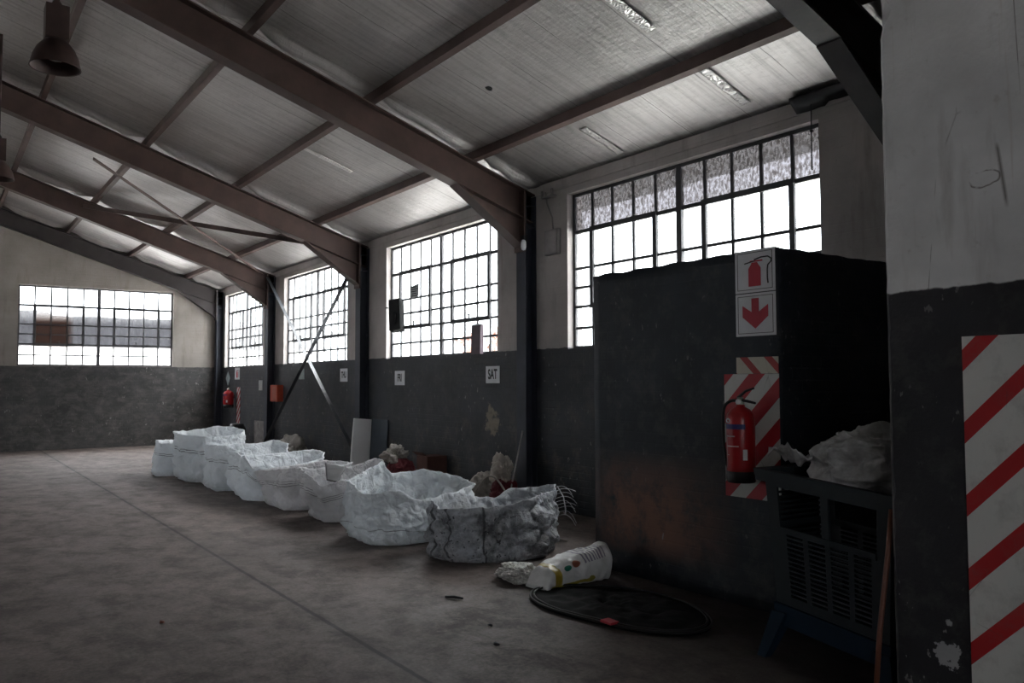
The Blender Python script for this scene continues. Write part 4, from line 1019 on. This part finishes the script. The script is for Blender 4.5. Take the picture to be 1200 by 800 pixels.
high_bay(.62, 12.0, 4.17, 'rusty bell-shaped high bay lamp, farther of the hanging pair')

# ------------------------------------------------------------------ crate, sack, stool and broom by the partition
def crate():
    t = thing('plastic_crate', 'tall black ventilated plastic crate between the enclosure and the partition', 'crate', (4.2, 2.7, 0))
    A = Vector((4.06, 3.13, 0)); Bq = Vector((3.985, 2.30, 0)); ax = (Bq-A); Lx = ax.length; ax.normalize(); nrm = Vector((ax.y, -ax.x, 0))
    if nrm.x > 0: nrm = -nrm          # towards the camera side
    D = .52
    def pt(u, v, z, d=0.):
        """u along the face 0..1, z height, v depth into crate; the walls taper towards the bottom"""
        k = 1 - (1.04 - z)*.16
        c = A + ax*(Lx/2) - nrm*(D/2)
        return c + ax*((u-.5)*Lx*k) + nrm*((.5-v)*D*k + d) + Vector((0, 0, z - .06*(u-.5)))
    def bar(bm, u0, u1, z0, z1, v0, v1):
        P = [pt(u, v, z) for u, v, z in ((u0,v0,z0),(u1,v0,z0),(u1,v1,z0),(u0,v1,z0),(u0,v0,z1),(u1,v0,z1),(u1,v1,z1),(u0,v1,z1))]
        v = [bm.verts.new(p) for p in P]
        for q in ((0,3,2,1),(4,5,6,7),(0,1,5,4),(1,2,6,5),(2,3,7,6),(3,0,4,7)): bm.faces.new([v[i] for i in q])
    m = simple('crate_plastic', (.016, .022, .026), .55, spec=.3, var=.1)
    th = .03
    for nm, vv in (('front_wall', (0, th)), ('back_wall', (1-th, 1))):
        bm = B()
        bar(bm, .0, .10, .30, 1.02, *vv); bar(bm, .90, 1., .30, 1.02, *vv); bar(bm, .47, .53, .72, 1.02, *vv)
        bar(bm, .10, .90, .96, 1.02, *vv); bar(bm, .10, .90, .70, .735, vv[0]-.02 if vv[0] == 0 else vv[0], vv[1])
        bar(bm, .10, .90, .30, .34, *vv)
        cols = [.10, .13, .30, .33, .48, .51, .67, .70, .87, .90]
        for a, b in ((.10, .15), (.30, .345), (.49, .535), (.68, .725), (.86, .90)): bar(bm, a, b, .34, .70, *vv)
        for k in range(13): z = .355 + k*.0265; bar(bm, .15, .86, z, z+.0105, *vv)
        obj(nm, bm, m, t)
    for nm, (u0, u1) in (('side_wall', (0, .02)), ('side_wall', (.98, 1))):
        bm = B()
        bar(bm, u0, u1, .30, 1.02, .03, .12); bar(bm, u0, u1, .30, 1.02, .88, .97); bar(bm, u0, u1, .94, 1.02, .12, .88); bar(bm, u0, u1, .70, .735, .12, .88); bar(bm, u0, u1, .30, .34, .12, .88)
        for k in range(20): z = .355 + k*.029; bar(bm, u0, u1, z, z+.012, .12, .88)
        obj(nm, bm, m, t)
    bm = B(); bar(bm, 0, 1, .285, .30, 0, 1); obj('bottom', bm, m, t)
    bm = B()
    bar(bm, -.055, 1.055, 1.02, 1.055, -.08, .02); bar(bm, -.055, 1.055, 1.02, 1.055, .98, 1.08); bar(bm, -.055, .02, 1.02, 1.055, .02, .98); bar(bm, .98, 1.055, 1.02, 1.055, .02, .98)
    bar(bm, -.05, 1.05, .985, 1.02, -.075, -.045)
    obj('rim', bm, m, t)
    # blue stand with splayed legs
    s = thing('plastic_stool', 'dark blue plastic stool under the black crate', 'stool', (4.2, 2.7, 0))
    bm = B(); bar(bm, -.02, 1.02, .235, .282, -.03, 1.03); obj('seat', bm, M['blue'], s)
    bm = B(); bar(bm, -.01, 1.01, .16, .235, -.02, .02); bar(bm, -.01, 1.01, .16, .235, .98, 1.02); bar(bm, -.01, .03, .16, .235, .02, .98); bar(bm, .97, 1.01, .16, .235, .02, .98); obj('apron', bm, M['blue'], s)
    for u, v in ((0, 0), (1, 0), (0, 1), (1, 1)):
        bm = B(); a = pt(.04 + .92*u, .04 + .92*v, .236); b = pt(-.10 + 1.2*u, -.16 + 1.32*v, .0); b.z = 0
        d1 = (a-b); P = []
        for p, w in ((a, .05), (b, .03)):
            P.append([bm.verts.new(p + ax*x*w + nrm*y*w) for x, y in ((-1,-1),(1,-1),(1,1),(-1,1))])
        for k in range(4): bm.faces.new((P[0][k], P[0][(k+1) % 4], P[1][(k+1) % 4], P[1][k]))
        bm.faces.new(P[0][::-1]); bm.faces.new(P[1]); obj('leg', bm, M['blue'], s)
    return pt
cpt = crate()
# crumpled white sack heaped over the crate's rim
sackm = mat_bag('white_sack_weave', seams=(), tint=(.72, .72, .73), dirt=.25, bs=.35)
bm = B(); bmesh.ops.create_icosphere(bm, subdivisions=6, radius=1)
cc = cpt(.62, .48, 1.15)
for v in bm.verts:
    d = v.co.copy(); q = d*1.7 + Vector((4.4, 2.2, 7))
    r = 1 + .42*noise.noise(q*.9) + .30*(1-2*abs(noise.noise(q*.95+Vector((3,1,0))))) + .10*(1-2*abs(noise.noise(q*1.9)))**2 + .01*noise.noise(q*7)
    v.co = Vector((d.x*.19*r, d.y*.25*r, d.z*.17*r)) + cc
    v.co.y = max(v.co.y, 2.26 + .02*noise.noise(q*3))
    if v.co.z < .80: v.co.z = .80
o = obj('white_sack', bm, sackm, None, True); origin_to(o, cc); tag(o, 'crumpled greyish-white sack heaped in the black crate', 'sack')
# loose tongue of the sack
bm = B(); g = []
for i in range(22):
    row = []
    for j in range(10):
        u, w = i/21, j/9-.5
        p = Vector((4.19, 3.20, 1.155)).lerp(Vector((4.14, 2.83, 1.14)), u) + Vector((.08*w*(.5+u), .02*w, .03*math.sin(u*7+w*3) + .06*w*w - .05*w))
        p += Vector((0, 0, .03*(1-2*abs(noise.noise(p*16))))); row.append(bm.verts.new(p))
    g.append(row)
for a, b in zip(g, g[1:]):
    for j in range(9): bm.faces.new((a[j], a[j+1], b[j+1], b[j]))
ge = bmesh.ops.extrude_face_region(bm, geom=bm.faces[:])
bmesh.ops.translate(bm, verts=[v for v in ge['geom'] if isinstance(v, bmesh.types.BMVert)], vec=(0, 0, -.01))
obj('loose_flap', bm, sackm, o, True)
bm = B()
t = thing('broom', 'broom with a reddish wooden handle leaning on the partition corner', 'broom', (3.70, 2.25, 0))
tube(bm, [(3.70, 2.24, .09), (3.76, 2.245, .40), (3.84, 2.235, .80), (3.88, 2.24, .97)], .0125, 10); obj('handle', bm, M['wood'], t, True)
bm = B(); box(bm, (3.56, 2.215, .05), (3.84, 2.29, .10)); bevel(bm, .01); obj('head', bm, M['wood'], t)
bm = B()
for i in range(9):
    for j in range(4): tube(bm, [(3.575+.031*i, 2.222+.02*j, .055), (3.57+.032*i, 2.218+.022*j, .001)], .007, 5)
obj('bristles', bm, M['dark'], t)

# ------------------------------------------------------------------ camera (level horizon a little below centre)
cam = bpy.data.cameras.new('camera'); co = bpy.data.objects.new('camera', cam); C.objects.link(co)
cam.sensor_width = 36; cam.lens = 960/1200*36; cam.clip_start = .05; cam.clip_end = 300
yaw, pitch, roll = math.radians(35.38), math.radians(2.86), math.radians(-.18)
f = Vector((math.sin(yaw)*math.cos(pitch), math.cos(yaw)*math.cos(pitch), math.sin(pitch))); r = Vector((math.cos(yaw), -math.sin(yaw), 0)); u = r.cross(f)
r2 = r*math.cos(roll) + u*math.sin(roll); u2 = -r*math.sin(roll) + u*math.cos(roll)
m = Matrix((r2, u2, -f)).transposed().to_4x4(); m.translation = Vector((0, 0, 1.6)); co.matrix_world = m
bpy.context.scene.camera = co

# ------------------------------------------------------------------ light: overcast sky through the windows
wd = bpy.data.worlds.new('overcast_sky'); bpy.context.scene.world = wd; wd.use_nodes = True
nt = wd.node_tree; bg = nt.nodes['Background']
tc = nt.nodes.new('ShaderNodeTexCoord'); sp = nt.nodes.new('ShaderNodeSeparateXYZ'); nt.links.new(tc.outputs['Generated'], sp.inputs[0])
cr = nt.nodes.new('ShaderNodeValToRGB'); nt.links.new(sp.outputs[2], cr.inputs[0])
el = cr.color_ramp.elements
el[0].position = .30; el[0].color = (.165, .170, .178, 1)
el[1].position = .85; el[1].color = (1, 1, 1, 1)
nt.links.new(cr.outputs[0], bg.inputs[0]); bg.inputs[1].default_value = 42.0
def portal(name, loc, sx, sy, direction):
    l = bpy.data.lights.new(name, 'AREA'); l.shape = 'RECTANGLE'; l.size = sx; l.size_y = sy; l.cycles.is_portal = True
    o = bpy.data.objects.new(name, l); C.objects.link(o); o.location = loc
    o.rotation_euler = Vector(direction).to_track_quat('-Z', 'Z').to_euler(); return o
for a, b in WINS: portal('daylight_portal', (WX+.22, (a+b)/2, (ZS+ZH)/2), b-a, ZH-ZS, (-1, 0, 0))
for a, b in LFILL_WINS: portal('daylight_portal', (LX-.22, (a+b)/2, (ZS+ZH)/2), b-a, ZH-ZS, (1, 0, 0))
for a, b in ((1.68, 5.2), (-7.6, -4.1)): portal('daylight_portal', ((a+b)/2, LY+.22, 3.0), b-a, 1.95, (0, -1, 0))
portal('daylight_portal', (-3.4, YB-.22, 2.98), 4.4, 1.95, (0, 1, 0))

sc = bpy.context.scene
sc.view_settings.view_transform = 'Standard'; sc.view_settings.look = 'None'; sc.view_settings.exposure = 0; sc.view_settings.gamma = 1
try: sc.view_settings.use_curve_mapping = False
except Exception: pass
sc.cycles.max_bounces = 10; sc.cycles.diffuse_bounces = 6; sc.cycles.transparent_max_bounces = 12
sc.cycles.use_denoising = True
